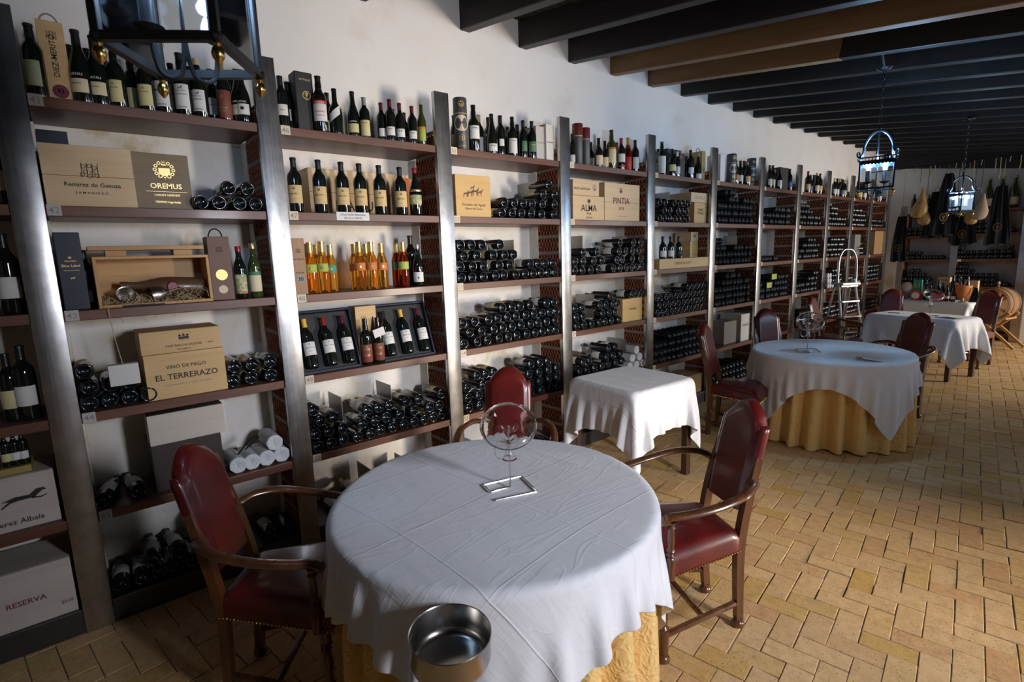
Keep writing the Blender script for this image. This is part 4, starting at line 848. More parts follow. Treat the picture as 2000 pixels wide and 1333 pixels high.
# ------------------------------------------------------------------ open crate with the old bottle
def open_crate():
    z = Z[3]; X = -.03; y0, y1 = px2y(186, X, z+.12), px2y(412, X, z+.12); wd = y1-y0; h = .235; d = .17
    t = thing('open_wine_crate', 'open oak crate bedded with straw round an old bottle on shelf 43', 'wine crate', (X, y0, z+.0005))
    mb = MB(); th = .014
    mb.box(-d, 0, 0, wd, 0, th, .002); mb.box(-d, 0, 0, wd, h-th, h, .002); mb.box(-d, 0, 0, th, th, h-th, .002); mb.box(-d, 0, wd-th, wd, th, h-th, .002); mb.box(-d-.008, -d+.001, 0, wd, 0, h, .002)
    mb.build('crate_frame', 'oak_box', t, sm=False)
    mb = MB(); mb.box(-d+.02, -.03, -.01, wd-.01, h+.028, h+.048, .002); mb.build('loose_lid', 'oak_box', t, sm=False)
    for u in (.2, .78): MB().box(-d+.03, -.045, wd*u-.04, wd*u+.04, h, h+.028, .002).build('lid_batten', 'oak_box', t, sm=False)
    mb = MB()
    for i in range(260):
        a = rng.random(); b = rng.random(); yy = th+.02+(wd-2*th-.04)*a; xx = -d+.02+(d-.03)*b; zz = th+.004+rng.random()*.05*(.4+b*0+.6*(a > .6)); ln = .05+.07*rng.random(); an = rng.random()*2*PI
        p = [(xx+0*q, yy, zz) for q in (0,)]
        pts = []
        for q in range(5):
            s_ = (q/4-.5)*ln; X_ = min(-.004, max(-d+.01, xx+math.cos(an)*s_*.8)); Y_2 = min(wd-th-.006, max(th+.006, yy+math.sin(an)*s_)); pts.append((X_, Y_2, max(th+.002, zz+.02*math.sin(q*1.3+i))))
        mb.tube(pts, .0011, 3, cap=False)
    for i in range(16):
        a = rng.random(); yy = .03+(wd-.06)*a; ln = .03+.09*rng.random()**2
        mb.tube([(-.03, yy, th+.02), (-.002, yy+.01*rng.normal(), th+.012), (.006, yy+.02*rng.normal(), th-.02), (.008, yy+.02*rng.normal(), -ln*.7)], .0012, 3, cap=False)
    o = mb.build('straw_bed', 'straw', t, sm=False); o['kind'] = 'stuff'
    R = Matrix.Translation((X-.08, y0+wd*.50, z+.072)) @ Matrix.Rotation(-PI/2-.08, 4, 'X') @ Matrix.Rotation(.0, 4, 'Z')
    b = bottle('antique_bottle', 'dusty old bottle with red wax seal lying in the straw of the open crate', 0, 0, 0, kind='burgundy', gl='old_glass', h=.30, cap=('short', 'old_glass'), wide=1.15)
    b.matrix_world = Matrix.Translation((X-.08, y0+wd*.94, z+.072)) @ Matrix.Rotation(PI/2-.08, 4, 'X') @ Matrix.Diagonal((1.2, 1.2, 1.15, 1))
    mb = MB(); mb.lathe([(0, .004), (.018, .004), (.022, 0), (.0, 0)], 14, Matrix.Translation((.040, 0, .12)) @ Matrix.Rotation(PI/2, 4, 'Y')); mb.build('wax_seal', 'wax_red', b)
    for i, (u, ds, rr) in enumerate([(.23, 'old silver wine cup lying in the straw near the whisky carton', .038), (.52, 'old silver funnel lying in the straw before the bottle', .042)]):
        q = thing(['silver_cup', 'silver_funnel'][i], ds, ['cup', 'funnel'][i], (X-.035, y0+wd*u, z+.052)); M = Matrix.Rotation(math.radians(70 if i == 0 else 20), 4, 'Y') @ Matrix.Rotation(math.radians(0 if i == 0 else -75), 4, 'X')
        if i == 0: MB().lathe([(0, -.02), (.02, -.02), (.032, -.008), (rr, .018), (rr+.001, .019), (rr-.002, .018), (.029, -.006), (.018, -.017), (0, -.017)], 24, M).build('bowl', 'silver_old', q)
        else:
            MB().lathe([(rr, -.03), (rr+.001, -.03), (rr*.98, -.005), (rr*.7, .018), (.012, .035), (.007, .04)], 24, M).build('cone', 'silver_old', q)
            MB().lathe([(.007, .038), (.005, .11), (.004, .11), (.004, .04)], 12, M).build('spout', 'silver_old', q)


open_crate()
# two small items lying along the edge of shelf 43
_t = tag(MB().tube([(0, 0, 0), (0, .06, 0), (0, .16, .0)], [.004, .005, .0035], 8).build('corkscrew_rod', 'silver_old', None, (-.016, px2y(243, -.01, Z[3]), Z[3]+.0055)), 'thin steel rod lying on the edge of shelf 43 under the open crate', 'rod')


# ------------------------------------------------------------------ bottles lying base outwards
LYM = {}


def lying_parts(kind, gl, lab, cap):
    key = (kind, gl, lab, cap)
    if key not in LYM:
        R = Matrix.Rotation(-PI/2, 4, 'Y')       # z axis -> -x : the neck points at the wall, base faces the room
        q = PROF[kind]+[(PROF[kind][-1][0], .290), (.0155, .291), (.0155, .298), (0, .299)]
        b = MB().lathe(q, 24, R).mesh('bottle_glass', gl, ang=70)
        r = max(p[0] for p in PROF[kind])
        l = MB().lathe([(r+.0005, .07), (r+.0009, .0705), (r+.0009, .1595), (r+.0005, .16)], 12, R @ Matrix.Rotation(-.0, 4, 'Z'), -1.0, 1.0).mesh('label_sheet', lab) if lab else None
        c = MB().lathe(CAPS['foil'], 12, R).mesh('cap', cap)
        LYM[key] = (b, l, c)
    return LYM[key]


ROWNAME = {0: 'bottom row', 1: 'second row', 2: 'third row', 3: 'fourth row', 4: 'top row'}
LY = []
labmix = [W_, C_, W_, None, T_, W_, C_]


def lie(k, s, level, pxs, X=-.028, kind='bordeaux', jit=.012, D=.0755, lab='mix', cluster='', base=0.0, skew=0.0):
    z = Z[s]+.0382+level*D+base; out = []
    for px in pxs:
        y = px2y(px, X, z); y = min(max(y, PY[k]+PW+.039), PY[k+1]-.039); out.append(y)
    out.sort(); mind = .0752
    for i in range(1, len(out)):
        if out[i]-out[i-1] < mind: out[i] = out[i-1]+mind
    over = out[-1]-(PY[k+1]-.039)
    if over > 0:
        out[-1] -= over
        for i in range(len(out)-2, -1, -1):
            if out[i+1]-out[i] < mind: out[i] = out[i+1]-mind
    for y in out: LY.append([k, s, level, y, z, X-random.random()*jit, kind, lab, skew])


def seq(a, b, n): return [a+(b-a)*i/max(1, n-1) for i in range(n)]


# shelf 42 and 44, 45, plinth of the first bay
lie(1, 2, 0, [393, 428, 468, 500]); lie(1, 2, 1, [447, 484])
lie(1, 4, 0, [160, 200, 237, 276]); lie(1, 4, 1, [176, 214, 252]); lie(1, 4, 2, [152])
lie(1, 4, 0, [457, 492, 530]); lie(1, 4, 1, [459, 493, 528])
# shelf 50
lie(2, 5, 0, [623, 648, 674, 700, 725, 747, 769, 790, 812, 833, 852, 870], jit=.02); lie(2, 5, 1, [619, 645, 671, 710, 734, 757, 784, 812, 841, 858], jit=.02)
lie(2, 5, 2, [629, 656, 721, 742, 763, 797, 820, 868], jit=.02); lie(2, 5, 3, [613], jit=.0)
# shelf 52
lie(3, 2, 0, [981, 1001, 1020, 1039, 1060, 1087], D=.0755); lie(3, 2, 1, [987, 1007, 1025, 1042, 1061, 1087]); lie(3, 2, 2, [1062, 1086]); lie(3, 2, 3, [1073])
# shelf 53
lie(3, 3, 0, [903.5, 924.5, 947, 970, 987, 1010, 1027, 1044, 1059.5, 1074.5, 1090]); lie(3, 3, 1, [901, 924.5, 947, 977, 998, 1039, 1050, 1065, 1082]); lie(3, 3, 2, [909, 933, 965, 987, 1006]); lie(3, 3, 3, [902, 922, 944, 980])
# shelf 54
lie(3, 4, 0, [908, 934, 954, 976, 994, 1012, 1031, 1047, 1062, 1078, 1093]); lie(3, 4, 1, [920, 942, 966, 984, 1002, 1020, 1038, 1053, 1069, 1087]); lie(3, 4, 2, [906, 929, 956, 975, 993, 1011, 1029, 1045, 1061, 1077, 1091]); lie(3, 4, 3, [983, 1001, 1019, 1037, 1069, 1084])
# shelf 55
lie(3, 5, 0, [918, 939, 958, 976]+seq(1040, 1096, 4)); lie(3, 5, 1, [916, 938, 957]+seq(1038, 1094, 4)); lie(3, 5, 2, [915, 945, 963]+seq(1036, 1092, 4)); lie(3, 5, 3, [934, 951, 967]+seq(1040, 1072, 3)); 
# shelf 58
lie(4, 3, 0, [1126, 1140, 1155, 1170, 1200, 1212, 1224, 1235, 1246, 1259]); lie(4, 3, 1, [1126, 1140, 1162, 1178, 1206, 1218, 1238, 1252]); lie(4, 3, 2, [1142, 1168, 1211, 1225, 1238, 1248]); lie(4, 3, 3, [1213, 1239, 1252])
# shelf 59
lie(4, 4, 0, [1128, 1142, 1158, 1172, 1184, 1196, 1210]); lie(4, 4, 1, [1127, 1141, 1179, 1191, 1204]); lie(4, 4, 2, [1126, 1140, 1173, 1185, 1198, 1209]); lie(4, 4, 3, [1193]); lie(4, 4, 0, [1241, 1251, 1262], base=.216)
# shelf 60
lie(4, 5, 0, [1129, 1142, 1156, 1170, 1184, 1198, 1212]); lie(4, 5, 1, [1134, 1148, 1163, 1177, 1191, 1205, 1218]); lie(4, 5, 2, [1140, 1154, 1186, 1200, 1214]); lie(4, 5, 3, [1190, 1204])
# plinth
lie(1, 6, 0, [528, 564], jit=.0, X=-.06); lie(2, 6, 0, [665, 690, 715, 790, 812, 834]); lie(2, 6, 1, [700]); lie(3, 6, 0, [925, 950, 1040, 1060, 1080])
lie(4, 6, 0, [1135, 1160, 1185, 1230])
# shelf 64 and 62
lie(5, 2, 0, [1289, 1300, 1310, 1318, 1327, 1335, 1343]); lie(5, 2, 1, [1300, 1310, 1326, 1334, 1342]); lie(5, 2, 2, [1290, 1302, 1320, 1329, 1338, 1347])
# shelf 64, 65
lie(5, 4, 0, seq(1286, 1386, 12)); lie(5, 4, 1, seq(1290, 1382, 11)); lie(5, 4, 2, seq(1284, 1387, 12)); lie(5, 4, 3, seq(1345, 1386, 5))

count = 0
rank = {}
for (k, s, level, y, z, X, kind, lab, skew) in sorted(LY, key=lambda r: (r[0], r[1], r[2], r[3])):
    key = (k, s, level, z > Z[s]+.0382+level*.0755+.1); rank[key] = rank.get(key, -1)+1; n = rank[key]
    num = 41+5*(k-1)+s-1
    lm = labmix[(n*5+level*3+s*2+k) % len(labmix)]; cm = ['foil_black', 'foil_wine', 'foil_black', 'foil_gold', 'foil_red'][(n*3+level+k) % 5]
    b, l, c = lying_parts(kind, 'dark_glass_lying', lm, cm)
    o = bpy.data.objects.new('wine_bottle', b); place(o, None, (X, y, z), (random.choice([0, .6, -.7, 2.5, 3.4, 1.2]), 0, random.uniform(-.02, .02)))
    where = f'{BAYS[k]}, {LEVS[s]}'
    rn = ROWNAME[level]
    if key[3]: lb = f'dark wine bottle lying on the crate in the {where}, {ord_(n)} along'
    else: lb = f'dark wine bottle lying in the {where}, {rn}, {ord_(n)} along'
    tag(o, lb, 'bottle', f'bottles lying in the {where}')
    if l: meshobj('paper_label', l, o)
    if not (n or level) or level >= 1: meshobj('foil_capsule', c, o)
    count += 1

# lying bottles with turned labels, seen from the side
def lay(k, px, X, z, az, label, roll=0.0, tilt=0.0, name='tilted_wine_bottle', lab=W_, gl='dark_glass', cap='foil_black', y=None, h=.30):
    """az: heading of the neck in the floor plane; the base ends at (X, y)"""
    yy = px2y(px, X, z) if y is None else y
    o = bottle(name, label, 0, 0, 0, kind='bordeaux', gl=gl, h=h, cap=('foil', cap), lab=[(.06, .15, 1.2, lab)])
    d = Vector((math.cos(az)*math.cos(tilt), math.sin(az)*math.cos(tilt), math.sin(tilt)))
    o.rotation_mode = 'QUATERNION'; from mathutils import Quaternion
    o.rotation_quaternion = d.to_track_quat('Z', 'Y') @ Quaternion((0, 0, 1), roll); o.location = (X, yy, z); return o


lay(1, 200, -.05, Z[5]+.039, PI-.25, 'labelled bottle lying askew beside tag 45', roll=PI/2)
lay(1, 272, -.05, Z[5]+.039, PI+.1, 'labelled bottle lying beside the dark carton on shelf 45', roll=PI/2)
for i, (px, lv, az) in enumerate([(238, 0, -.15), (277, 0, -.1), (312, 0, .25), (345, 0, .1), (378, 0, .3), (300, 1, -.15), (352, 1, .35), (408, 0, 0), (410, 1, -.2), (443, 0, 0)]):
    lay(1, px, -.05, Z[6]+.0385+lv*.0775, PI+az*.25, f'labelled bottle heaped on the plinth below tag 45, {ord_(i)} of its heap', roll=PI/2+(i % 3)*.3)


# grey tissue-wrapped bottles
def wrapped(label, X, y, z, h=.26, r=.043, name='tissue_wrapped_bottle', m='tissue', cat='bottle', group=None):
    o = MB(); R = Matrix.Rotation(-PI/2, 4, 'Y'); pr = []
    for i in range(20):
        t = i/19; rr = r*(1+.02*math.sin(i*2.1)); pr.append((rr if t < .7 else rr*(1-.55*(t-.7)/.3), t*h))
    n = 26; v = []; f = []
    rings = [(0.001, .012), (.010, .009), (.022, .004), (r*.9, -.001)]+pr
    for j, (rr, zz) in enumerate(rings):
        for k in range(n):
            a = 2*PI*k/n; tw = .6*max(0, 1-rr/r) if j < 4 else 0; q = rr*(1+.03*math.sin(7*a+zz*20)+.02*math.sin(13*a)); dz = .003*math.sin(9*a+tw*8) if j < 4 else 0
            v.append((q*math.cos(a+tw), q*math.sin(a+tw), zz+dz))
    for j in range(len(rings)-1):
        for k in range(n): f.append((j*n+k, j*n+(k+1) % n, (j+1)*n+(k+1) % n, (j+1)*n+k))
    f.append(tuple(range(n))); f.append(tuple((len(rings)-1)*n+k for k in range(n)))
    o.add(v, f, R); return tag(o.build(name, m, None, (X, y, z), (random.random()*3, 0, 0), ang=70), label, cat, group)


for i, (px, lv) in enumerate([(465, 0), (492, 0), (521, 0), (551, 0), (536, 1)]):
    z = Z[5]+.045+lv*.078; y = px2y(px, -.05, z); y = min(y, PY[2]-.045)
    wrapped(f'bottle rolled in grey tissue on shelf 45, {"lying on top of the others" if lv else ord_(i)+" in the lower row"}', -.04, y, z)
_t = tag(MB().tube([(-.02, 0, 0), (-.015, .03, .035), (-.01, .07, .075), (-.01, .105, .09), (-.012, .115, .078), (-.014, .08, .055), (-.02, .04, .02)], .0045, 8).build('cord_loop', 'iron', None, (-.06, px2y(466, -.06, Z[5]+.1), Z[5]+.092)), 'black cord loop lying over the tissue-wrapped bottles', 'cord')
for i, (px, lv) in enumerate([(1231, 0), (1244, 0), (1257, 0), (1236, 1), (1250, 1), (1244, 2)]):
    z = Z[5]+.042+lv*.074; wrapped(f'bottle in crumpled clear plastic wrap, pile by the fifth post, {["bottom row, first", "bottom row, middle", "bottom row, last", "second row, first", "second row, last", "topmost"][i]}', -.04, px2y(px, -.04, z), z, r=.038, m='plastic_wrap', name='plastic_wrapped_bottle')
for i, (px, lv) in enumerate([(1617.5, 0), (1622, 0), (1626.5, 0), (1618, 1), (1622.5, 1), (1618, 2), (1622.5, 2)]):
    z = Z[4]+.042+lv*.076; wrapped(f'white-wrapped bottle stacked beside the stepladder, {["bottom", "middle", "top"][lv]} row, {ord_(int((px-1617)/4))} along', -.03, px2y(px, -.03, z), z, r=.038, m='tissue', name='white_wrapped_bottle')


# steel book-end dividers standing between groups of bottles
def divider(k, s, px, h=.24, m='steel_plate', X=-.07, label=None, face=.0):
    z = Z[s]; y = px2y(px, X, z+h*.8)
    t = thing('steel_divider', label, 'divider', (X, y, z+.0005), face)
    MB().box(-.22, 0, -.001, .001, 0, h, 0).build('upright_plate', m, t, sm=False)
    return t


for i, (k, s, px, h, X, fc) in enumerate([(1, 6, 385, .25, -.08, .0), (2, 5, 668, .29, -.10, .0), (2, 5, 764, .30, -.12, .0), (2, 6, 725, .22, -.1, 0), (2, 6, 800, .2, -.1, 0), (3, 2, 1046, .30, -.16, 0), (3, 3, 952, .26, -.10, 0), (3, 3, 1004, .30, -.12, 0), (3, 6, 925, .2, -.1, 0),
        (4, 3, 1138, .33, -.12, 0), (4, 3, 1224, .33, -.2, 0), (4, 4, 1160, .28, -.10, 0), (4, 5, 1132, .27, -.1, 0), (4, 5, 1222, .29, -.14, 0), (5, 2, 1308, .32, -.2, 0), (5, 5, 1352, .26, -.2, 0), (6, 2, 1422, .3, -.1, 0), (6, 3, 1440, .33, -.2, 0), (6, 3, 1466, .33, -.2, 0), (8, 3, 1590, .3, -.1, 0), (8, 4, 1600, .3, -.1, 0), (9, 3, 1640, .3, -.1, 0), (10, 2, 1690, .3, -.1, 0), (10, 4, 1690, .3, -.1, 0)]):
    divider(k, s, px, h, X=X, label=f'plain steel divider plate in the {BAYS[k]}, {LEVS[s]}, {"nearer" if i in (1, 3, 6, 9, 12, 17) else "farther" if i in (2, 4, 7, 10, 13, 18) else "between bottles of"} the camera end'.replace('between bottles of the camera end', 'standing among bottles'), face=fc)

# ------------------------------------------------------------------ the many small bottles of the far bays (one body of stuff)
def low_lying():
    R = Matrix.Rotation(-PI/2, 4, 'Y'); mb = MB()
    mb.lathe([(0, .018), (.026, .004), (.032, 0), (.0365, .006), (.037, .19), (.025, .222), (.014, .25), (.0145, .298), (0, .3)], 10, R); return np.array(mb.v), mb.f


LV, LF = low_lying()


def stuff_bottles(name, pts, lab):
    """pts: (x, y, z, heading, tilt) of every base"""
    vs, fs = [], []; o = 0
    for (x, y, z, a, rl) in pts:
        c, s = math.cos(a), math.sin(a); V = LV.copy(); ct, st = math.cos(rl), math.sin(rl)
        X_ = V[:, 0]*ct; Zt = V[:, 2]+V[:, 0]*(-st)
        vs.append(np.stack([x+X_*c-V[:, 1]*s, y+X_*s+V[:, 1]*c, z+Zt], 1)); fs += [tuple(i+o for i in f) for f in LF]; o += len(V)
    me = bpy.data.meshes.new(name); me.from_pydata(np.concatenate(vs).tolist(), [], fs); me.materials.append(MATS['dark_glass_far']); smooth(me, 60)
    return tag(meshobj(name, me), lab, 'bottles', None, 'stuff')


pts = []


def far(k, s, spec):
    """spec: per level a list of (fraction from, fraction to) filled with bottles"""
    y0, y1 = PY[k]+PW+.04, PY[k+1]-.04; n = int((y1-y0)/.077)
    for lv, rng_ in enumerate(spec):
        for a, b in rng_:
            for i in range(int(a*n), int(b*n+.999)):
                yy = y0+(i+.5*(lv % 2)*0+.0)*(y1-y0)/n
                if yy > y1: continue
                pts.append((-.03-rng.random()*.02, yy, ZS[s]+.0382+lv*.0752, 0, 0))


F = [(0, 1)]
SPEC = {(5, 5): [F, F, [(.0, .9)], [(.4, .95)]], (5, 6): [[(0, .3)]],
        (6, 2): [F, F, [(0, .3), (.45, 1)], [(.45, .6), (.8, 1)], [(.35, .5)]], (6, 3): [F, F, [(0, .35), (.55, 1)], [(0, .2)]], (6, 4): [F, F, F, [(.3, 1)], [(.4, .7)]], (6, 6): [F, F, [(.3, .9)]],
        (7, 2): [F, F, [(.5, 1)]], (7, 3): [[(0, .6)]], (7, 4): [F, F, F, [(.4, 1)]], (7, 6): [F],
        (8, 2): [F, F, [(0, .6)], [(0, .5)]], (8, 3): [F, F, [(.3, 1)], [(.5, .8)]], (8, 4): [F, F, [(.6, 1)], [(.8, 1)]], (8, 5): [F, F, [(.3, .7)]], (8, 6): [F, F],
        (9, 2): [F, F, [(0, .6)], [(.2, .6)]], (9, 3): [F, F, F, [(.3, 1)]], (9, 4): [[(.5, 1)], [(.5, 1)], [(.5, 1)], [(.5, .9)]], (9, 5): [F, F, [(0, .8)]], (9, 6): [F],
        (10, 2): [F, F, F, [(.3, .7)]], (10, 3): [[(.5, 1)], [(.5, 1)], [(.5, .8)]], (10, 4): [F, [(0, .4)]], (10, 5): [F, F], (10, 6): [F],
        (11, 2): [F, F], (11, 4): [F, F, F, [(.2, .9)]], (11, 5): [F, F], (11, 6): [F], (10, 1): [], }
for (k, s), sp in SPEC.items():
    if sp: far(k, s, sp)

# ------------------------------------------------------------------ rack on the far wall
YR = 12.10; ZR = [None, 2.215, 1.815, 1.385, .915, .48, .12]
RX = [(.02, .115), (.80, .895), (1.68, 1.80)]
for i, (a, b) in enumerate(RX):
    t = thing('rack_post', f'brushed steel post of the far-wall rack, {["in the room corner", "midway along", "beside the white pillar"][i]}', 'post', (0, 0, 0))
    MB().box(a, b, YR, YR+.035, 0, [2.36, 2.36, 2.62][i], .003).build('steel_facing', 'steel_post', t, sm=False)
    pr = MB().box(a+.003, b-.003, YR+.035, YB-.002, 0, 2.2).build('brick_pier', 'terracotta', t, sm=False)
for i in range(2):
    a, b = RX[i][1], RX[i+1][0]
    for s in range(1, 7):
        t = thing('shelf_board', f'hardwood shelf of the far wall, {ord_(s-1)} from the top, {["corner bay", "bay beside the white pillar"][i]}', 'shelf', (a+.001, YR+.01, ZR[s]))
        MB().box(0, b-a-.002, 0, YB-YR-.012, -TH, 0, .003).build('board', 'shelf_wood', t, sm=False)
        if i == 1: MB().box(.005, .06, -.003, -.0002, -.043, .0).build('number_tag', 'tag_card', t, sm=False)
struct(MB().box(XW, 1.8, YB-.0008, YB, .12, 2.2).build('wall_skin', 'plaster_aged', sm=False))
def far_r(i, s, spec):
    a, b = RX[i][1]+.04, RX[i+1][0]-.04; n = int((b-a)/.078)
    for lv, rr in enumerate(spec):
        for p, q in rr:
            for j in range(int(p*n), int(q*n+.999)):
                xx = a+j*(b-a)/n
                if xx <= b: pts.append((xx, YR+.03, ZR[s]+.0382+lv*.0752, -PI/2, 0))
for (i, s), sp in {(0, 2): [[(0, .8)], [(.1, .3)]], (0, 3): [F, [(0, .35)]], (0, 4): [[(.0, .7)], [(.1, .7)], [(.15, .5)], [(.18, .3)]], (0, 5): [F, F], (1, 2): [F, [(0, .7)], [(.3, .5)]], (1, 3): [F, [(0, .4), (.5, 1)], [(0, .1), (.9, 1)]],
                  (1, 4): [F, [(0, .4), (.5, .7)], [(0, .35), (.5, .7)], [(0, .3)], [(0, .2)]], (1, 5): [F]}.items(): far_r(i, s, sp)
stuff_bottles('wine_bottle_stacks', pts, 'dark wine bottles stacked base outwards on the farther shelves of both racks')
# champagne bottles and others standing on the top shelf of the far wall
for i, (px, h, m, cp, kd, ds) in enumerate([
    (1743, .36, W_, 'foil_black', 'bordeaux', 'black bottle with white label at the corner of the far wall top shelf'),
    (1750, .42, C_, 'foil_red', 'bordeaux', 'red-capped bottle with cream label near the corner on the far wall'),
    (1757, .33, W_, 'foil_black', 'bordeaux', 'dark bottle with white label before the leaning card on the far wall'),
    (1768, .36, W_, 'foil_black', 'sherry', 'dark bottle with half white label beside the first hanging ham'),
    (1782, .40, T_, 'foil_black', 'champagne', 'broad bottle with tan label behind the first hanging ham'),
    (1797, .38, T_, 'foil_black', 'bordeaux', 'dark bottle behind the shank of the first hanging ham'),
    (1941, .52, C_, 'foil_gold', 'champagne', 'magnum of champagne with gold neck and cream label, first of three'),
    (1962, .52, C_, 'foil_gold', 'champagne', 'magnum of champagne with gold neck behind the hanging apron'),
    (1984, .52, C_, 'foil_gold', 'champagne', 'magnum of champagne with gold neck above the last steel post')]):
    x = min(px2x(px, YR+.16, ZR[1]+.15), 1.62 if i == 8 else 1.5); x = max(x, .17+.0)
    if i < 6: x = .17+.11*i
    else: x = [1.20, 1.36, 1.52][i-6]
    o = bottle('magnum_bottle' if i > 5 else 'standing_bottle', ds, x, YR+.17, ZR[1], kind=kd, h=h, gl='green_glass' if i > 5 else 'dark_glass', cap=('long', cp), lab=[(.03, .10, 1, m)], rz=-PI/2+.35, wide=.85 if i > 5 else 1)


# ------------------------------------------------------------------ draped cloths: a sheet of linen settled over a table top
def drape(name, W, H, ang, z, top, N=64, steps=170, iters=9, seed=1, parent=None, loc=(0, 0, 0), mname='white_linen', thick=.0012, sag=0.0, nx=None, ny=None, off=(0, 0)):
    """top: ('disc', R, Rskirt) or ('box', hx, hy). W, H sheet sides; local frame centred on the table"""
    nx = nx or N; ny = ny or max(8, int(N*H/W)); r = np.random.default_rng(seed)
    U, V = np.meshgrid(np.linspace(-W/2, W/2, nx), np.linspace(-H/2, H/2, ny), indexing='ij')
    c, s = math.cos(ang), math.sin(ang); P = np.stack([U*c-V*s+off[0], U*s+V*c+off[1], np.full_like(U, z+.004)], -1); P[..., :2] += r.normal(0, .0005, P[..., :2].shape); P[..., 2] += r.normal(0, .001, U.shape)
    Q = P.copy(); dx, dy = W/(nx-1), H/(ny-1); dd = math.hypot(dx, dy)
    cons = []
    def grp(a, b, L, k):
        cons.append((a, b, L, k))
    S = slice
    for st in (0, 1):
        grp((S(st, nx-1, 2), S(None)), (S(st+1, nx, 2), S(None)), dx, 1.0); grp((S(None), S(st, ny-1, 2)), (S(None), S(st+1, ny, 2)), dy, 1.0)
    for st in (0, 1):
        grp((S(st, nx-1, 2), S(0, ny-1)), (S(st+1, nx, 2), S(1, ny)), dd, .35); grp((S(st, nx-1, 2), S(1, ny)), (S(st+1, nx, 2), S(0, ny-1)), dd, .35)
    for st in range(4):
        grp((S(st, nx-2, 4), S(None)), (S(st+2, nx, 4), S(None)), 2*dx, .10); grp((S(None), S(st, ny-2, 4)), (S(None), S(st+2, ny, 4)), 2*dy, .10)
    g = .0011
    for it in range(steps):
        vel = (P-Q)*(.975 if it < steps*.7 else .9); Q = P.copy(); P = P+vel; P[..., 2] -= g
        for _ in range(iters):
            for a, b, L, k in cons:
                A, B = P[a], P[b]; n = min(A.shape[0], B.shape[0]); m = min(A.shape[1], B.shape[1]); A, B = A[:n, :m], B[:n, :m]
                d = B-A; l = np.sqrt((d*d).sum(-1, keepdims=True))+1e-9; q = d*((l-L)/l*.5*k)
                P[a][:n, :m] += q; P[b][:n, :m] -= q
            dz = z+.002-P[..., 2]                                  # depth below the table top; pushed out the shorter way
            if top[0] == 'disc':
                rr = np.sqrt(P[..., 0]**2+P[..., 1]**2)+1e-9; R = top[1]; Rs = R+.004+np.clip((z-P[..., 2])*.02, 0, .03)
                inn = (rr < Rs) & (dz > 0); vert = inn & ((dz < (Rs-rr)) | (rr < R*.9)); side = inn & ~vert
                P[..., 2] = np.where(vert, z+.002, P[..., 2])
                for ax in (0, 1): P[..., ax] = np.where(side, P[..., ax]/rr*Rs, P[..., ax])
            else:
                hx, hy = top[1]+.003, top[2]+.003; px_, py_ = hx-np.abs(P[..., 0]), hy-np.abs(P[..., 1]); pm = np.minimum(px_, py_)
                inn = (pm > 0) & (dz > 0); vert = inn & ((dz < pm) | (pm > .1)); side = inn & ~vert
                nx_ = np.where(side & (px_ < py_), np.sign(P[..., 0])*hx, P[..., 0]); ny_ = np.where(side & (px_ >= py_), np.sign(P[..., 1])*hy, P[..., 1])
                P[..., 2] = np.where(vert, z+.002, P[..., 2]); P[..., 0] = nx_; P[..., 1] = ny_
            P[..., 2] = np.maximum(P[..., 2], .012)
        if top[0] == 'disc': fr = (np.sqrt(P[..., 0]**2+P[..., 1]**2) < top[1]*.97) & (P[..., 2] < z+.01)
        else: fr = (np.abs(P[..., 0]) < top[1]*.97) & (np.abs(P[..., 1]) < top[2]*.97) & (P[..., 2] < z+.01)
        Q = np.where(fr[..., None], P-(P-Q)*.3, Q)
    idx = np.arange(nx*ny).reshape(nx, ny); q = np.stack([idx[:-1, :-1], idx[1:, :-1], idx[1:, 1:], idx[:-1, 1:]], -1).reshape(-1, 4)
    me = bpy.data.meshes.new(name); me.from_pydata(P.reshape(-1, 3).tolist(), [], q.tolist()); me.materials.append(MATS[mname])
    uv = me.uv_layers.new(name='cloth'); UVv = np.stack([U, V], -1).reshape(-1, 2); uv.data.foreach_set('uv', UVv[q.reshape(-1)].astype(np.float32).ravel())
    smooth(me, 180); o = meshobj(name, me, parent, loc)
    sd = o.modifiers.new('thickness', 'SOLIDIFY'); sd.thickness = thick; sd.offset = 1
    sb = o.modifiers.new('smoothing', 'SUBSURF'); sb.levels = 1; sb.render_levels = 1
    return o


def skirt(name, R, z, n, amp, label, loc, seed=3, flare=.03, hem=.012):
    r = np.random.default_rng(seed); M = 30; K = n*14; ph = r.normal(0, .35, n+1); am = 1+r.normal(0, .25, n+1); v = []; f = []
    for j in range(M+1):
        t = j/M; zz = z-(z-hem)*t
        for k in range(K):
            a = 2*PI*k/K; u = n*k/K; i = int(u) % n; fr = u-int(u); am_ = am[i]*(1-fr)+am[(i+1) % n]*fr; p_ = ph[i]*(1-fr)+ph[(i+1) % n]*fr
            w = math.sin(2*PI*u+p_*1.5+.4*math.sin(3*t+i)); w = math.copysign(abs(w)**.7, w)
            g = min(1, t*2.4)**.8
            rr = R-.004+flare*t+amp*am_*g*(w-.2)-.012*(1-g); v.append((rr*math.cos(a), rr*math.sin(a), zz+.006*math.sin(5*a)*t))
    for j in range(M):
        for k in range(K): f.append((j*K+k, j*K+(k+1) % K, (j+1)*K+(k+1) % K, (j+1)*K+k))
    v.append((0, 0, z)); f += [(len(v)-1, k, (k+1) % K) for k in range(K)]
    me = bpy.data.meshes.new(name); me.from_pydata(v, [], f); me.materials.append(MATS['yellow_cloth']); smooth(me, 60)
    o = meshobj(name, me, None, loc); return tag(o, label, 'table skirt')


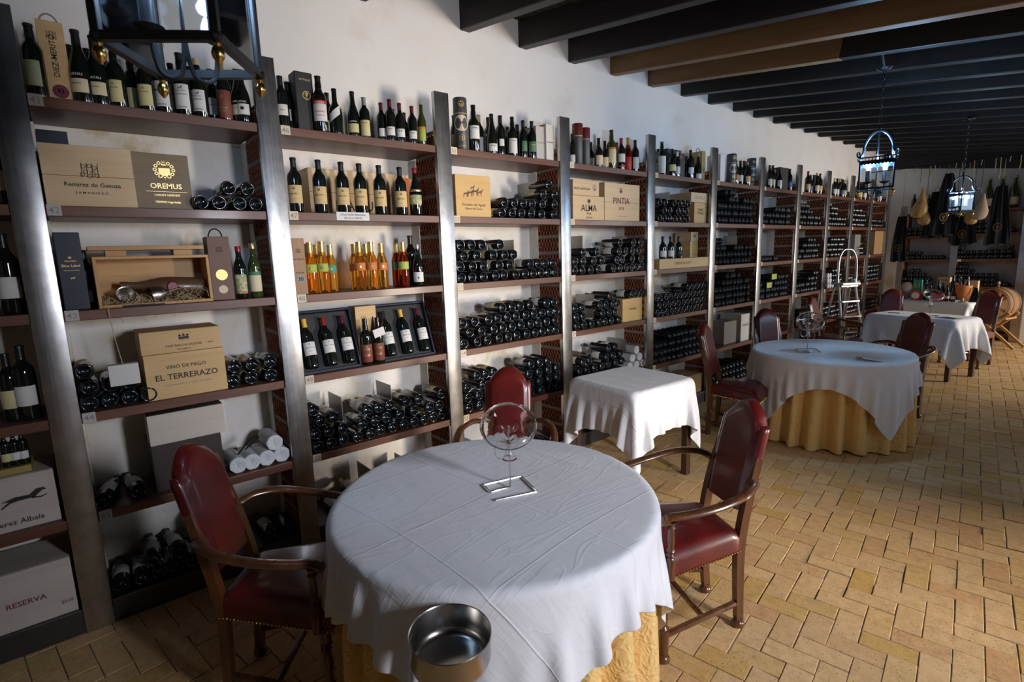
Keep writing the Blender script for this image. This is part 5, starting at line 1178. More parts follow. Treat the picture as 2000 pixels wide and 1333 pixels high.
def round_table(cx, cy, R, ang, side, z, label, cl, sk, seed, n=22, off=(0, 0)):
    t = thing('round_table', label, 'table', (cx, cy, 0))
    MB().lathe([(0, z-.035), (R-.06, z-.035), (R-.055, z-.03), (R-.055, z-.012), (0, z-.012)], 48).build('table_top', 'table_wood', t)
    for a in range(4):
        q = PI/4+a*PI/2; MB().tube([(R*.62*math.cos(q), R*.62*math.sin(q), .0), (R*.62*math.cos(q), R*.62*math.sin(q), z-.035)], .025, 10).build('leg', 'table_wood', t)
    skirt('table_skirt', R-.038, z-.004, n, .046, sk, (cx, cy, 0), seed)
    o = drape('tablecloth', side, side, ang, z, ('disc', R, R), N=84, steps=190, iters=9, seed=seed, loc=(cx, cy, 0), off=off); tag(o, cl, 'tablecloth')


round_table(1.427, 1.352, .640, .09, 1.64, .758, 'round dining table nearest the camera under white and yellow cloths', 'white cloth draped over the nearest round table', 'yellow quilted skirt of the nearest round table', 4, off=(.0, -.0))
round_table(1.262, 5.34, .640, .30, 1.62, .758, 'round dining table farther along the rack under white and yellow cloths', 'white cloth draped over the farther round table under the blue lantern', 'yellow quilted skirt of the farther round table', 9)


def square_table(cx, cy, hx, hy, rz, z, W, H, label, cl, seed, N=64, cang=0.0, off=(0, 0)):
    t = thing('dining_table', label, 'table', (cx, cy, 0), rz)
    MB().box(-hx+.035, hx-.035, -hy+.035, hy-.035, z-.03, z-.010, .003).build('table_top', 'table_wood', t, sm=False)
    for sx in (-1, 1):
        for sy in (-1, 1):
            MB().box(min(sx*(hx-.02), sx*(hx-.07)), max(sx*(hx-.02), sx*(hx-.07)), min(sy*(hy-.02), sy*(hy-.07)), max(sy*(hy-.02), sy*(hy-.07)), 0, z-.03, .004).build('leg', 'table_wood', t, sm=False)
    MB().box(-hx+.07, hx-.07, -hy+.03, -hy+.05, z-.11, z-.03).build('apron_rail', 'table_wood', t, sm=False); MB().box(-hx+.07, hx-.07, hy-.05, hy-.03, z-.11, z-.03).build('apron_rail', 'table_wood', t, sm=False)
    o = drape('tablecloth', W, H, cang, z, ('box', hx, hy), N=N, steps=150, iters=8, seed=seed, off=off); o.location = (cx, cy, 0); o.rotation_euler = (0, 0, rz); tag(o, cl, 'tablecloth')


square_table(.622, 3.292, .325, .345, -.06, .758, 1.20, 1.24, 'small square table in front of the rack between the two round ones', 'white cloth on the small square table before the rack', 5, cang=.03)
square_table(1.215, 8.60, .53, .31, -.27, .758, 1.72, 1.30, 'rectangular table beyond the farther round one under a long white cloth', 'long white cloth on the rectangular table', 6, N=56)
square_table(.93, 10.85, .50, .24, -.14, .758, 1.45, .98, 'narrow display table in front of the far rack', 'white cloth on the narrow display table', 8, N=44)


# ------------------------------------------------------------------ chairs
def sweep_smooth(pts, n=18):
    P = [Vector(p) for p in pts]; out = []
    for i in range(len(P)-1):
        p0, p1, p2, p3 = P[max(i-1, 0)], P[i], P[i+1], P[min(i+2, len(P)-1)]
        m = max(2, n//(len(P)-1))
        for k in range(m):
            t = k/m; out.append(tuple(.5*((2*p1)+(-p0+p2)*t+(2*p0-5*p1+4*p2-p3)*t*t+(-p0+3*p1-3*p2+p3)*t**3)))
    out.append(tuple(P[-1])); return out


def make_chair(arms=True, H=1.02):
    t = thing('leather_dining_chair', '', 'chair')
    # backrest: tall leather pad with a stepped, humped top
    hw = .142; NX, NZ = 30, 22; v = []; f = []
    def ztop(x):
        a = abs(x)/hw
        return H-.085+(.085*math.cos(min(1, a/.80)*PI/2)**.75 if a < .80 else 0)-(.0 if a < .93 else .012*(a-.93)/.07)
    z0 = .560
    def yb(z): return -.015-.115*((z-.45)/.57)**1.25
    th = .026
    for side in (1, -1):
        for i in range(NX+1):
            x = -hw+2*hw*i/NX
            for j in range(NZ+1):
                z = z0+(ztop(x)-z0)*j/NZ; e = min(1, (hw-abs(x))/.018)**.5 if abs(x) < hw else 0; ez = min(1, (NZ-j)/2.2)**.5 if j < NZ else 0
                pad = .010*min(1, max(0, (hw*.80-abs(x))/.012)) if side > 0 else .006*min(1, max(0, (hw*.80-abs(x))/.012))
                v.append((x, yb(z)+side*((th*.45+th*.55*e*(.35+.65*ez))*1.0+pad*ez), z))
    st = (NX+1)*(NZ+1)
    for s_ in (0, 1):
        for i in range(NX):
            for j in range(NZ):
                a = s_*st+i*(NZ+1)+j; f.append((a, a+1, a+NZ+2, a+NZ+1))
    for i in range(NX):
        for j in (0, NZ): a = i*(NZ+1)+j; f.append((a, a+NZ+1, st+a+NZ+1, st+a))
    for j in range(NZ):
        for i in (0, NX): a = i*(NZ+1)+j; f.append((a, a+1, st+a+1, st+a))
    MB().add(v, f).build('backrest', 'leather_red', t, ang=55)
    # seat cushion (trapezoid, domed)
    N = 18; v = []; f = []
    def wid(y): return .150+(.255-.150)*(y+.0)/.45
    for j in range(N+1):
        y = -.005+.455*j/N
        for i in range(N+1):
            u = -1+2*i/N; x = u*wid(y); e = min(1, (1-abs(u))/.16)**.5*min(1, min(j, N-j)/N/.12)**.5 if 0 < i < N and 0 < j < N else 0
            v.append((x, y, .452+.038*e+.014*(1-u*u)*math.sin(PI*j/N)))
    n1 = len(v)
    for j in range(N+1):
        y = -.005+.455*j/N
        for i in range(N+1): v.append(((-1+2*i/N)*wid(y), y, .385))
    for j in range(N):
        for i in range(N):
            a = j*(N+1)+i; f.append((a, a+1, a+N+2, a+N+1)); f.append((n1+a, n1+a+N+1, n1+a+N+2, n1+a+1))
    for i in range(N):
        for j in (0, N): a = j*(N+1)+i; f.append((a, a+1, n1+a+1, n1+a))
    for j in range(N):
        for i in (0, N): a = j*(N+1)+i; f.append((a, a+N+1, n1+a+N+1, n1+a))
    seat = MB().add(v, f).build('seat_cushion', 'leather_red', t, ang=50)
    mb = MB()
    def row(p, q, k):
        for i in range(k):
            a = i/(k-1); mb.ball((p[0]+(q[0]-p[0])*a, p[1]+(q[1]-p[1])*a, .391), .0042, 6)
    row((-.257, .452), (.257, .452), 34)
    for s in (-1, 1): row((s*.153, .0), (s*.258, .45), 30)
    mb.build('nail_trim', 'brass', seat)
    for s in (-1, 1):
        # rear leg, sweeping up into the back
        pts_ = sweep_smooth([(s*.128, -.012, .045), (s*.132, .0, .22), (s*.136, .004, .42), (s*.134, -.028, .62), (s*.128, -.075, .80)], 16)
        lg = MB().tube(pts_, [.022+.004*math.sin(i/16*3) for i in range(len(pts_))], 4, up=(0, 1, 0)).build('rear_leg', 'chair_wood', t, ang=30)
        MB().lathe([(0, 0), (.016, .0), (.027, .010), (.029, .022), (.024, .034), (.014, .040), (.014, .046), (.02, .05)], 16, Matrix.Translation((s*.128, -.012, 0))).build('bun_foot', 'chair_wood', lg)
        # turned front leg
        prof = [(.02, .05), (.014, .044), (.014, .040), (.024, .034), (.029, .022), (.027, .010), (.016, 0), (0, 0)][::-1]
        fx, fy = s*.232, .418
        fl = MB().lathe([(.0, .046), (.021, .05), (.022, .10), (.022, .15), (.015, .155), (.021, .163), (.014, .172), (.017, .20), (.021, .25), (.016, .29), (.013, .30), (.021, .309), (.013, .318), (.021, .327), (.014, .336), (.022, .342), (.023, .385)], 16, Matrix.Translation((fx, fy, 0))).build('front_leg', 'chair_wood', t)
        MB().lathe(prof, 16, Matrix.Translation((fx, fy, 0))).build('bun_foot', 'chair_wood', fl)
        MB().tube([(s*.130, .0, .125), (fx, fy-.01, .125)], .014, 8).build('side_stretcher', 'chair_wood', t)
        if arms:
            MB().lathe([(.018, .385), (.018, .47), (.012, .48), (.019, .490), (.012, .50), (.019, .510), (.012, .52), (.015, .56), (.012, .60), (.019, .61), (.012, .62), (.018, .635)], 14, Matrix.Translation((fx+s*.012, fy-.02, 0))).build('arm_support', 'chair_wood', t)
            ap = sweep_smooth([(s*.148, -.045, .700), (s*.205, .00, .716), (s*.262, .09, .706), (s*.276, .22, .682), (s*.264, .34, .664), (s*.250, .405, .656), (s*.245, .435, .636)], 30)
            R_ = [.021]*len(ap); R_[-1] = .016; R_[0] = .017
            am = MB().tube(ap, R_, 12, ellipse=.72, up=(0, 0, 1)); am.ball((s*.245, .428, .640), .021, 10); am.build('armrest', 'chair_wood', t)
    MB().tube([(-.178, .20, .125), (.178, .20, .125)], .013, 8).build('cross_stretcher', 'chair_wood', t)
    return t


arm_proto = make_chair(True); plain_proto = make_chair(False)


def put_chair(x, y, th, label, arms=True, _u={'a': 0, 'p': 0}):
    k = 'a' if arms else 'p'; src = arm_proto if arms else plain_proto
    o = src if _u[k] == 0 else copy_tree(src); _u[k] += 1
    o.location = (x, y, 0); o.rotation_euler = (0, 0, th-PI/2); tag(o, label, 'chair', 'red leather dining chairs'); return o


put_chair(1.876, 2.325, 4.24, 'red leather armchair with brass nails on the lit side of the nearest round table')
put_chair(.805, .515, .897, 'dark red leather armchair in shade beside the first rack bay')
put_chair(.655, 2.055, 5.525, 'red leather armchair with its back to the rack, facing the nearest round table')
put_chair(.557, 4.63, .20, 'red leather chair seen side-on between the square table and the farther round table', False)
put_chair(.44, 6.0, -.68, 'red leather chair against the rack at the farther round table', False)
put_chair(.27, 7.85, -.043, 'red leather armchair against the rack beside the stepladder')
put_chair(.66, 9.47, -1.3, 'red leather chair between the rectangular table and the display table', False)
put_chair(1.62, 6.36, 4.41, 'red leather armchair between the farther round table and the rectangular one, seen from behind')
put_chair(1.66, 9.75, 4.35, 'red leather chair beside the barrel at the rectangular table', False)


# ------------------------------------------------------------------ glass decanters on wire stands
def decanter(x, y, z, rz, label, lean=.6, az=-.68, stand_label='', R=1.0):
    """lean: how far the bowl tips, az: world heading it tips towards"""
    st = thing('decanter_stand', stand_label, 'stand', (x, y, z), rz)
    r = .0042
    MB().tube([(.088, -.095, r), (.088, .076, r), (.084, .08, r), (-.071, .08, r), (-.075, .076, r), (-.062, -.091, r), (-.057, -.095, r), (.010, -.092, r), (.014, -.088, r), (0, -.004, r), (0, 0, .008), (0, 0, .07), (0, 0, .262)], r, 8).build('wire_base', 'chrome', st)
    t = thing('glass_decanter', label, 'decanter', (x, y, z), 0)
    outp = [(.030, -.150), (.024, -.142), (.015, -.125), (.0125, -.108), (.0130, -.090), (.018, -.066), (.034, -.046), (.066, -.026), (.092, -.010), (.107, .008), (.112, .020), (.107, .032), (.085, .042), (.055, .041), (.034, .028), (.018, .018), (0, .014)]
    inn = [(.0278, -.150)]+[(max(0, q[0]-.0022), q[1]+(.0022 if i < 9 else -.0022)) for i, q in enumerate(outp[1:-1])]+[(0, .0118)]
    def bend(p):
        q = max(0, min(1, (p[2]+.115)/.075)); q = q*q*(3-2*q); a = lean*q; zc = -.06
        X_, Y_1, Z_ = p[0]*R, p[1]*R, (p[2]-zc)*R
        # tip about the neck top
        c, s_ = math.cos(a), math.sin(a); X2 = X_*c+Z_*s_; Z2 = -X_*s_+Z_*c
        ca, sa = math.cos(az), math.sin(az); return (X2*ca-Y_1*sa, X2*sa+Y_1*ca, .215+Z2+zc*R+.06)
    mb = MB(); mb.lathe(inn[::-1]+outp, 48); mb.v = [bend(p) for p in mb.v]; mb.build('bowl_and_neck', 'clear_glass', t, ang=80)
    mb = MB(); loop = [(0, -.014, -.085), (0, -.040, -.082), (0, -.058, -.105), (0, -.052, -.135), (0, -.034, -.150), (0, -.024, -.143)]
    mb.tube(sweep_smooth(loop, 20), .0032, 8); mb.v = [bend(p) for p in mb.v]; mb.build('handle', 'clear_glass', t)
    return t


decanter(1.445, 1.421, .7625, -.33, 'clear glass decanter drying upside down on the nearest round table', lean=.62, stand_label='bent chrome wire stand under the decanter on the nearest round table')
decanter(1.14, 5.16, .7635, .6, 'clear glass decanter with handle upside down on the farther round table', lean=.8, az=-1.0, stand_label='bent wire stand under the decanter on the farther round table')
decanter(1.33, 8.47, .7635, .2, 'clear glass decanter upside down on the rectangular table', lean=.6, az=-.9, stand_label='bent wire stand under the decanter on the rectangular table')
for (x, y, rz, lb, w_, d_) in [(1.66, 5.10, .3, 'folded white menu lying on the farther round table', .13, .20), (1.56, 8.40, .9, 'folded white menu lying on the rectangular table', .12, .24)]:
    t = thing('folded_menu', lb, 'menu', (x, y, .7650), rz); MB().box(-w_/2, w_/2, -d_/2, d_/2, 0, .002).build('lower_leaf', 'paper_white', t, sm=False)
    MB().box(-w_/2, w_/2, -d_/2, d_/2, 0, .0015, 0, Matrix.Translation((0, 0, .009)) @ Matrix.Rotation(.10, 4, 'Y')).build('upper_leaf', 'paper_white', t, sm=False)
_t = tag(MB().tube([(-.07, 0, 0), (-.03, .035, 0), (.02, .04, 0), (.06, .0, 0), (.04, -.03, 0)], .0045, 6).build('spectacles_cord', 'iron', None, (.92, 8.60, .7690)), 'small black looped cord on the rectangular table', 'cord')


# ------------------------------------------------------------------ lanterns
def lantern(x, y, z, rz, n, R, h, label, zceil, power, glow='bulb_glow', crown=.26, lampcol=(.42, .68, 1.0), iron='iron_blue'):
    """n-sided glazed iron lantern; z is the underside of the bottom frame"""
    t = thing('hanging_lantern', label, 'lantern', (x, y, z), rz)
    A = [PI/n+2*PI*k/n for k in range(n)]; P = [(R*math.cos(a), R*math.sin(a)) for a in A]; b = .0085 if n == 6 else (.0125 if iron == 'iron' else .0075)
    for nm, zz, m in (('bottom_frame', .008, iron), ('top_frame', h, iron)):
        mb = MB()
        for k in range(n):
            p, q = P[k], P[(k+1) % n]; mb.tube([(p[0], p[1], zz), (q[0], q[1], zz)], b*1.15, 4, up=(0, 0, 1)); mb.ball((p[0], p[1], zz), b*1.2, 8)
        mb.build(nm, m, t, ang=30)
    for k in range(n):
        p, q = P[k], P[(k+1) % n]
        MB().tube([(p[0], p[1], 0), (p[0], p[1], h)], b, 4).build('corner_bar', iron, t, ang=30)
        a, c = .94, .06
        u0, u1 = Vector((p[0]*a+q[0]*c, p[1]*a+q[1]*c, .016)), Vector((p[0]*c+q[0]*a, p[1]*c+q[1]*a, .016)); top = Vector((0, 0, h-.024))
        nn = Vector(((p[0]+q[0])/2, (p[1]+q[1])/2, 0)).normalized()*.0012
        MB().add([u0-nn, u1-nn, u1-nn+top, u0-nn+top, u0+nn, u1+nn, u1+nn+top, u0+nn+top], [(0, 1, 2, 3), (7, 6, 5, 4), (0, 4, 5, 1), (1, 5, 6, 2), (2, 6, 7, 3), (3, 7, 4, 0)]).build('glass_pane', 'pane_glass', t, sm=False)
        mb = MB(); m_ = 10                                          # scalloped valance and pierced gallery above it
        for i in range(m_):
            a0, a1 = i/m_, (i+1)/m_
            g = lambda s_: Vector((p[0]+(q[0]-p[0])*s_, p[1]+(q[1]-p[1])*s_, 0))
            mid = g((a0+a1)/2); l, r_ = g(a0), g(a1)
            mb.add([l+Vector((0, 0, h)), r_+Vector((0, 0, h)), r_+Vector((0, 0, h-.020)), mid+Vector((0, 0, h-.030)), l+Vector((0, 0, h-.020))], [(0, 1, 2, 3, 4)])
            mb.tube([mid+Vector((0, 0, h)), mid+Vector((0, 0, h+.026))], .0035, 5)
        mb.tube([(p[0], p[1], h+.028), (q[0], q[1], h+.028)], .005, 6); mb.build('gallery', iron, t, ang=30)
        f = MB().lathe([(0, -.052), (.004, -.050), (.0125, -.038), (.0145, -.027), (.011, -.016), (.006, -.012), (.009, -.007), (.005, -.003), (.005, .002)], 14, Matrix.Translation((p[0], p[1], 0)))
        f.build('acorn_finial', 'brass', t)
        a = A[k]; c_, s_ = math.cos(a), math.sin(a)
        prof = [(R+.004, h+.03), (R+.024, h+.038), (R+.030, h+.060), (R+.016, h+.070), (R+.006, h+.056), (R-.004, h+.045), (R-.022, h+.075), (R-.030, h+.14), (R*.55, h+crown*.86), (R*.22, h+crown*.99), (.0, h+crown)]
        MB().tube(sweep_smooth([(r_*c_, r_*s_, zz) for r_, zz in prof], 40), .0065, 7).build('crown_arm', iron, t)
        MB().lathe([(.002, 0), (.009, .004), (.010, .012), (.005, .018), (.007, .024), (0, .032)], 10, Matrix.Translation((R*c_, R*s_, h+.03))).build('corner_knob', iron, t)
    MB().tube([(0, 0, .0), (0, 0, h+crown+.03)], .005, 8).build('centre_rod', iron, t)
    na = 2 if n == 4 else 3
    for i in range(na):
        a = 2*PI*i/na+.5; c_, s_ = math.cos(a), math.sin(a); r_ = R*.40
        sc = MB().tube(sweep_smooth([(0, 0, .06), (r_*.2*c_, r_*.2*s_, -.035), (r_*.8*c_, r_*.8*s_, -.035), (r_*c_, r_*s_, .05)], 24), .0055, 8).build('candle_arm', 'iron', t)
        MB().lathe([(.006, .046), (.030, .058), (.036, .064), (.030, .062), (.005, .056)], 24, Matrix.Translation((r_*c_, r_*s_, .0))).build('drip_pan', 'iron', sc)
        MB().lathe([(.0165, .060), (.0165, .150), (.008, .152), (0, .152)], 18, Matrix.Translation((r_*c_, r_*s_, 0))).build('candle_sleeve', 'candle_black' if n == 4 else 'candle_sleeve', sc)
        MB().lathe([(.006, .150), (.012, .158), (.016, .175), (.014, .195), (.006, .215), (0, .222)], 14, Matrix.Translation((r_*c_, r_*s_, 0))).build('candle_bulb', glow, sc)
        l = bpy.data.lights.new('lantern_light', 'POINT'); l.energy = power/na; l.color = lampcol; l.shadow_soft_size = .02
        lo = bpy.data.objects.new('lantern_light', l); COL.objects.link(lo); lo.parent = t; lo.location = (r_*c_*1.0, r_*s_*1.0, .245)
    # ball joint, chain, ceiling rose
    zt = h+crown
    MB().lathe([(.004, 0), (.012, .008), (.014, .02), (.006, .03), (.010, .036), (.004, .045)], 12, Matrix.Translation((0, 0, zt))).build('top_knuckle', iron, t)
    zc = zceil-z; zz = zt+.045; links = MB(); i = 0
    links.tube([(.014*math.cos(a), 0, zz+.014+.014*math.sin(a)) for a in [2*PI*q/12 for q in range(13)]], .0035, 6); zz += .028
    while zz < zc-.05:
        M = Matrix.Translation((0, 0, zz+.018)) @ Matrix.Rotation((i % 2)*PI/2+.4, 4, 'Z')
        links.tube([(.009*math.cos(a), 0, .020*math.sin(a)) for a in [2*PI*q/12 for q in range(13)]], .0032, 5, M); zz += .034; i += 1
    links.build('chain', iron, t)
    MB().lathe([(0, zc-.05), (.012, zc-.05), (.05, zc-.035), (.055, zc-.028), (.02, zc-.02), (.012, zc), (0, zc)], 20).build('ceiling_rose', iron, t)
    return t


lantern(1.413, .450, 2.205, math.radians(55.5), 4, .181, .262, 'square iron lantern with brass acorn finials over the first rack bay', 3.08, 12, glow='bulb_glow', lampcol=(.38, .62, 1.0), iron='iron')
lantern(1.56, 5.20, 2.125, math.radians(16), 4, .160, .215, 'square iron lantern glowing blue-white above the farther round table', 3.07, 46, lampcol=(.30, .60, 1.0), crown=.235)
lantern(1.60, 8.02, 2.025, math.radians(12), 6, .125, .195, 'six-sided iron lantern lit white near the far wall', 3.06, 7, lampcol=(.55, .78, 1.0), crown=.20)
for i, (x, y, ln) in enumerate([(1.47, 5.28, .25)]):
    tag(MB().tube(sweep_smooth([(x+.09, y-.05, 3.075), (x+.10, y-.10, 3.03), (x+.12, y-.22, 3.04), (x+.13, y-.30, 3.09)], 16), .008, 8).build('cable_conduit', 'iron', None), 'grey cable conduit bent from the beam to the blue-white lantern', 'cable')


# ------------------------------------------------------------------ stepladder
def ladder():
    t = thing('stepladder', 'tall aluminium stepladder with a looped top rail leaning by the rack', 'ladder', (.24, 8.85, 0), math.radians(62))
    H = 1.62
    for s in (-1, 1):
        x = s*.15
        MB().tube([(x*1.2, -.24, 0), (x*.95, -.02, 1.12), (x*.9, .0, 1.2)], .016, 8).build('front_stile', 'aluminium', t)
        MB().tube([(x*1.2, .26, 0), (x*.9, .04, 1.2)], .013, 8).build('rear_stile', 'aluminium', t)
        MB().box(x*1.2-.02, x*1.2+.02, -.265, -.215, 0, .03, .004).build('rubber_foot', 'iron', t, sm=False)
    MB().tube(sweep_smooth([(-.155, -.01, 1.05), (-.15, .0, 1.45), (-.09, .01, 1.60), (0, .012, 1.63), (.09, .01, 1.60), (.15, .0, 1.45), (.155, -.01, 1.05)], 36), .016, 10).build('top_rail', 'aluminium', t)
    for i in range(5):
        z = .22+i*.22; y = -.24+.22*z/1.12; w_ = .15*(1.2-.25*z/1.12)
        MB().box(-w_, w_, y-.045, y+.045, z-.012, z+.012, .003).build('tread', 'aluminium', t, sm=False)
    mb = MB()
    mb.box(-.15, .15, -.10, .12, 1.12, 1.15, .004); mb.build('platform', 'aluminium', t, sm=False)
    return t


ladder()


# ------------------------------------------------------------------ barrel on its trestle
def barrel():
    t = thing('wine_barrel', 'small varnished oak barrel lying on a trestle beside the white pillar', 'barrel', (1.565, 11.42, .70), math.radians(-14))
    R = Matrix.Rotation(PI/2, 4, 'X')
    pr = [(0, -.185), (.225, -.185), (.225, -.205), (.240, -.205), (.258, -.11), (.266, 0), (.258, .11), (.240, .205), (.225, .205), (.225, .185), (0, .185)]
    MB().lathe(pr, 36, R).build('staves', 'barrel_wood', t, ang=35)
    hd = MB().lathe([(0, .1865), (.224, .1865)], 36, R).build('barrel_head', 'barrel_head', t)
    mb = MB(); f3 = lambda u, v: (u, -.188, v); letters(mb, 'BODEGA', 0, .03, width=.20, f3=f3); crest(mb, 0, -.07, .12, f3, 'ornate'); mb.build('lettering', 'ink_brown', hd, sm=False)
    for q, rr in ((-.18, .247), (-.095, .2605), (.095, .2605), (.18, .247)):
        MB().lathe([(rr-.004, q-.013), (rr, q-.013), (rr+.003, q), (rr, q+.013), (rr-.004, q+.013)], 36, R).build('hoop', 'steel_dark', t)
    MB().lathe([(.014, .25), (.020, .275), (.012, .285), (.026, .31), (.018, .345), (0, .35)], 14).build('bung', 'barrel_wood', t)
    s = thing('barrel_trestle', 'folding varnished wooden trestle carrying the small barrel', 'trestle', (1.565, 11.42, 0), math.radians(-14))
    for sy in (-1, 1):
        y = sy*.14
        MB().tube([(-.30, y, .02), (.24, y, .56)], .026, 4, up=(0, 1, 0)).build('leg', 'oak_box', s, sm=False); MB().tube([(.34, y+.035*sy, .02), (-.24, y+.035*sy, .56)], .026, 4, up=(0, 1, 0)).build('leg', 'oak_box', s, sm=False)
    for xx, zz in ((-.16, .16), (.20, .475), (-.19, .475)): MB().tube([(xx, -.17, zz), (xx, .17, zz)], .014, 8).build('rail', 'oak_box', s)


barrel()


# ------------------------------------------------------------------ hanging hams, aprons, hooks
def ham(x, y, z, s, m, label, flip=1, net=None):
    t = thing('cured_ham', label, 'ham', (x, y, z))
    pr = [(0, -.34), (.055, -.335), (.105, -.30), (.125, -.24), (.120, -.17), (.100, -.10), (.074, -.03), (.046, .05), (.028, .12), (.024, .15), (.014, .18), (0, .19)]
    mb = MB(); M = Matrix.Diagonal((s*1.0, s*.62, s, 1)); mb.lathe(pr, 22, M)
    mb.v = [(p[0]+.05*s*math.sin((p[2]/s+.34)*3)*flip, p[1], p[2]) for p in mb.v]; mb.build('meat', m, t)
    MB().tube([(.0+.045*s*flip*math.sin(1.6), 0, .16*s), (0, 0, .21*s), (0, 0, .30*s)], .006, 6).build('hanging_cord', 'rope', t)
    MB().tube([(0, 0, .30*s), (.0, 0, 2.98-z-.06), (.0, 0, 2.98-z)], .004, 6).build('iron_hook', 'iron', t)
    return t


ham(.385, 11.62, 2.44, .95, 'ham', 'pale cured ham hanging in front of the far-wall bottles, largest of the cluster')
ham(.475, 11.72, 2.26, .80, 'ham', 'smaller cured ham hanging just behind the largest one', -1)
ham(.88, 11.75, 2.35, .62, 'ham', 'brown cured ham half hidden by the six-sided lantern', -1)
ham(1.20, 11.62, 2.30, .80, 'ham_cloth', 'cured ham wrapped in pale cloth hanging beyond the six-sided lantern', 1)
ham(1.10, 11.72, 2.20, .70, 'ham', 'yellow cured ham hanging behind the cloth-wrapped one', -1)


def apron(x, y, ztop, zbot, wt, wb, label, ph=0.0, emblem=True, m='apron', hem=0.0, emb='ink_gold', hz=2.97):
    t = thing('hanging_apron', label, 'apron', (x, y, 0)); NX, NZ = 26, 24; v = []; f = []
    for j in range(NZ+1):
        q = j/NZ; z = ztop+(zbot-ztop)*q; w_ = wt+(wb-wt)*q**.75
        for i in range(NX+1):
            u = -1+2*i/NX; v.append((u*w_/2+.01*math.sin(q*4+ph), .022*math.sin(u*7+ph+q*1.5)*(.3+q)+.012*math.sin(u*15+ph*2), z-hem*(1-u*u)*q*.3+.012*math.sin(u*7+ph)*q))
    for j in range(NZ):
        for i in range(NX): a = j*(NX+1)+i; f.append((a, a+1, a+NX+2, a+NX+1))
    o = MB().add(v, f).build('cloth_panel', m, t, ang=180); sd = o.modifiers.new('thickness', 'SOLIDIFY'); sd.thickness = .003
    if emblem:
        zc = zbot+(ztop-zbot)*.30; mb = MB(); f3 = lambda a, b: (a*.8, -.055, b)
        crest(mb, 0, zc, .16, f3, 'ring'); crest(mb, 0, zc-.10, .05, f3, 'bull'); mb.build('emblem', emb, o, sm=False)
    MB().tube([(-wt/2*.6, 0, ztop-.005), (0, .0, ztop+.10), (wt/2*.6, 0, ztop-.005)], .004, 6).build('neck_strap', m, t)
    MB().tube([(0, 0, ztop+.10), (0, 0, hz)], .003, 6).build('cord', 'rope', t)
    return t


apron(.60, 11.78, 2.55, 1.76, .14, .34, 'dark apron with faint emblem hanging beside the largest ham', .5, emb='ink_brown')
apron(.74, 11.72, 2.83, 1.80, .11, .40, 'dark apron with bright gold emblem hanging before the far shelves', 1.4)
apron(.105, 11.84, 2.17, 1.36, .14, .26, 'dark apron with a dull ring emblem in the room corner', 2.2, emb='ink_brown')
apron(.985, 11.86, 2.13, 1.68, .24, .38, 'short dark apron gathered below the six-sided lantern', 3.1, emb='ink_brown', hem=.25)
apron(1.43, 11.80, 2.55, 1.62, .13, .34, 'dark apron hanging before the champagne magnums', 4.0, emb='ink_brown')
_hooks = [(x_, 2.98-.25*(i % 3)*.5) for i, x_ in enumerate([.30, .50, .56, .84, .92, 1.07, 1.16, 1.33, 1.39, 1.50, 1.62])]
tag(MB().tube([(XW+.01, 11.66, 2.99), (1.80, 11.66, 2.99)], .009, 8).build('hanging_rail', 'iron', None), 'dark rail along the far end carrying the hooks and cords', 'rail')
for i, (x, z) in enumerate(_hooks):
    tag(MB().tube([(x, 11.66, 2.99), (x+.004, 11.66, z), (x-.004, 11.65, z-.08)], .006, 6).build('dangling_rope', 'rope', None), f'empty pale cord hanging from the far rail, {ord_(i)} from the corner', 'cord', 'empty cords on the far rail')


# ------------------------------------------------------------------ things on the display table
def disp(px, y, z=.7635): return px2x(px, y, z)


case_ = case
def rcase(name, label, x, y, z, w_, h, d, m, rz=-.14, cat='box', text=(), art=(), planks=1):
    t = thing(name, label, cat, (x, y, z), rz-PI/2); mb = MB(); ph = h/planks
    for i in range(planks): mb.box(-.01, 0, -w_/2, w_/2, i*ph+.0005, (i+1)*ph-.0005, .002)
    mb.box(-d, -.01, -w_/2+.0005, w_/2-.0005, .0005, h-.001); body = mb.build('case_body', m, t, sm=False); by = {}
    for (s_, u, v, wdt, mm) in text: letters(by.setdefault(mm, MB()), s_, u*w_-w_/2, v*h, width=wdt*w_, f3=flat_x(.0008))
    for (kd, u, v, sz, mm) in art: crest(by.setdefault(mm, MB()), u*w_-w_/2, v*h, sz*h, flat_x(.0008), kd)
    for mm, b in by.items(): b.build('lettering', mm, body, sm=False)
    return t


ty = lambda px, dy=0: 10.80+dy-.14*(px-1820)/150*.9
TZ = .7635
rcase('gift_box', 'red and white gift box with round white disc on the display table', disp(1787, 10.70), 10.70, TZ, .12, .155, .07, 'paper_red', art=[('disc', .5, .5, .7, 'paper_white')])
rcase('gift_box', 'red carton of six small bottles behind bars on the display table', disp(1829, 10.64), 10.64, TZ, .17, .13, .07, 'paper_red', text=[('I I I I I', .5, .2, .85, 'paper_white')])
rcase('framed_card', 'dark green framed card with a small portrait on the display table', disp(1789, 10.92), 10.92, TZ+.10, .12, .22, .05, 'paper_teal', art=[('disc', .5, .5, .25, 'paper_orange')], text=[('H', .5, .36, .6, 'paper_cream')])
MB().box(-.04, .04, -.04, .04, 0, .10)
_t = rcase('white_carton', 'small white carton supporting the framed card on the display table', disp(1789, 10.92), 10.925, TZ, .14, .099, .06, 'white_card')
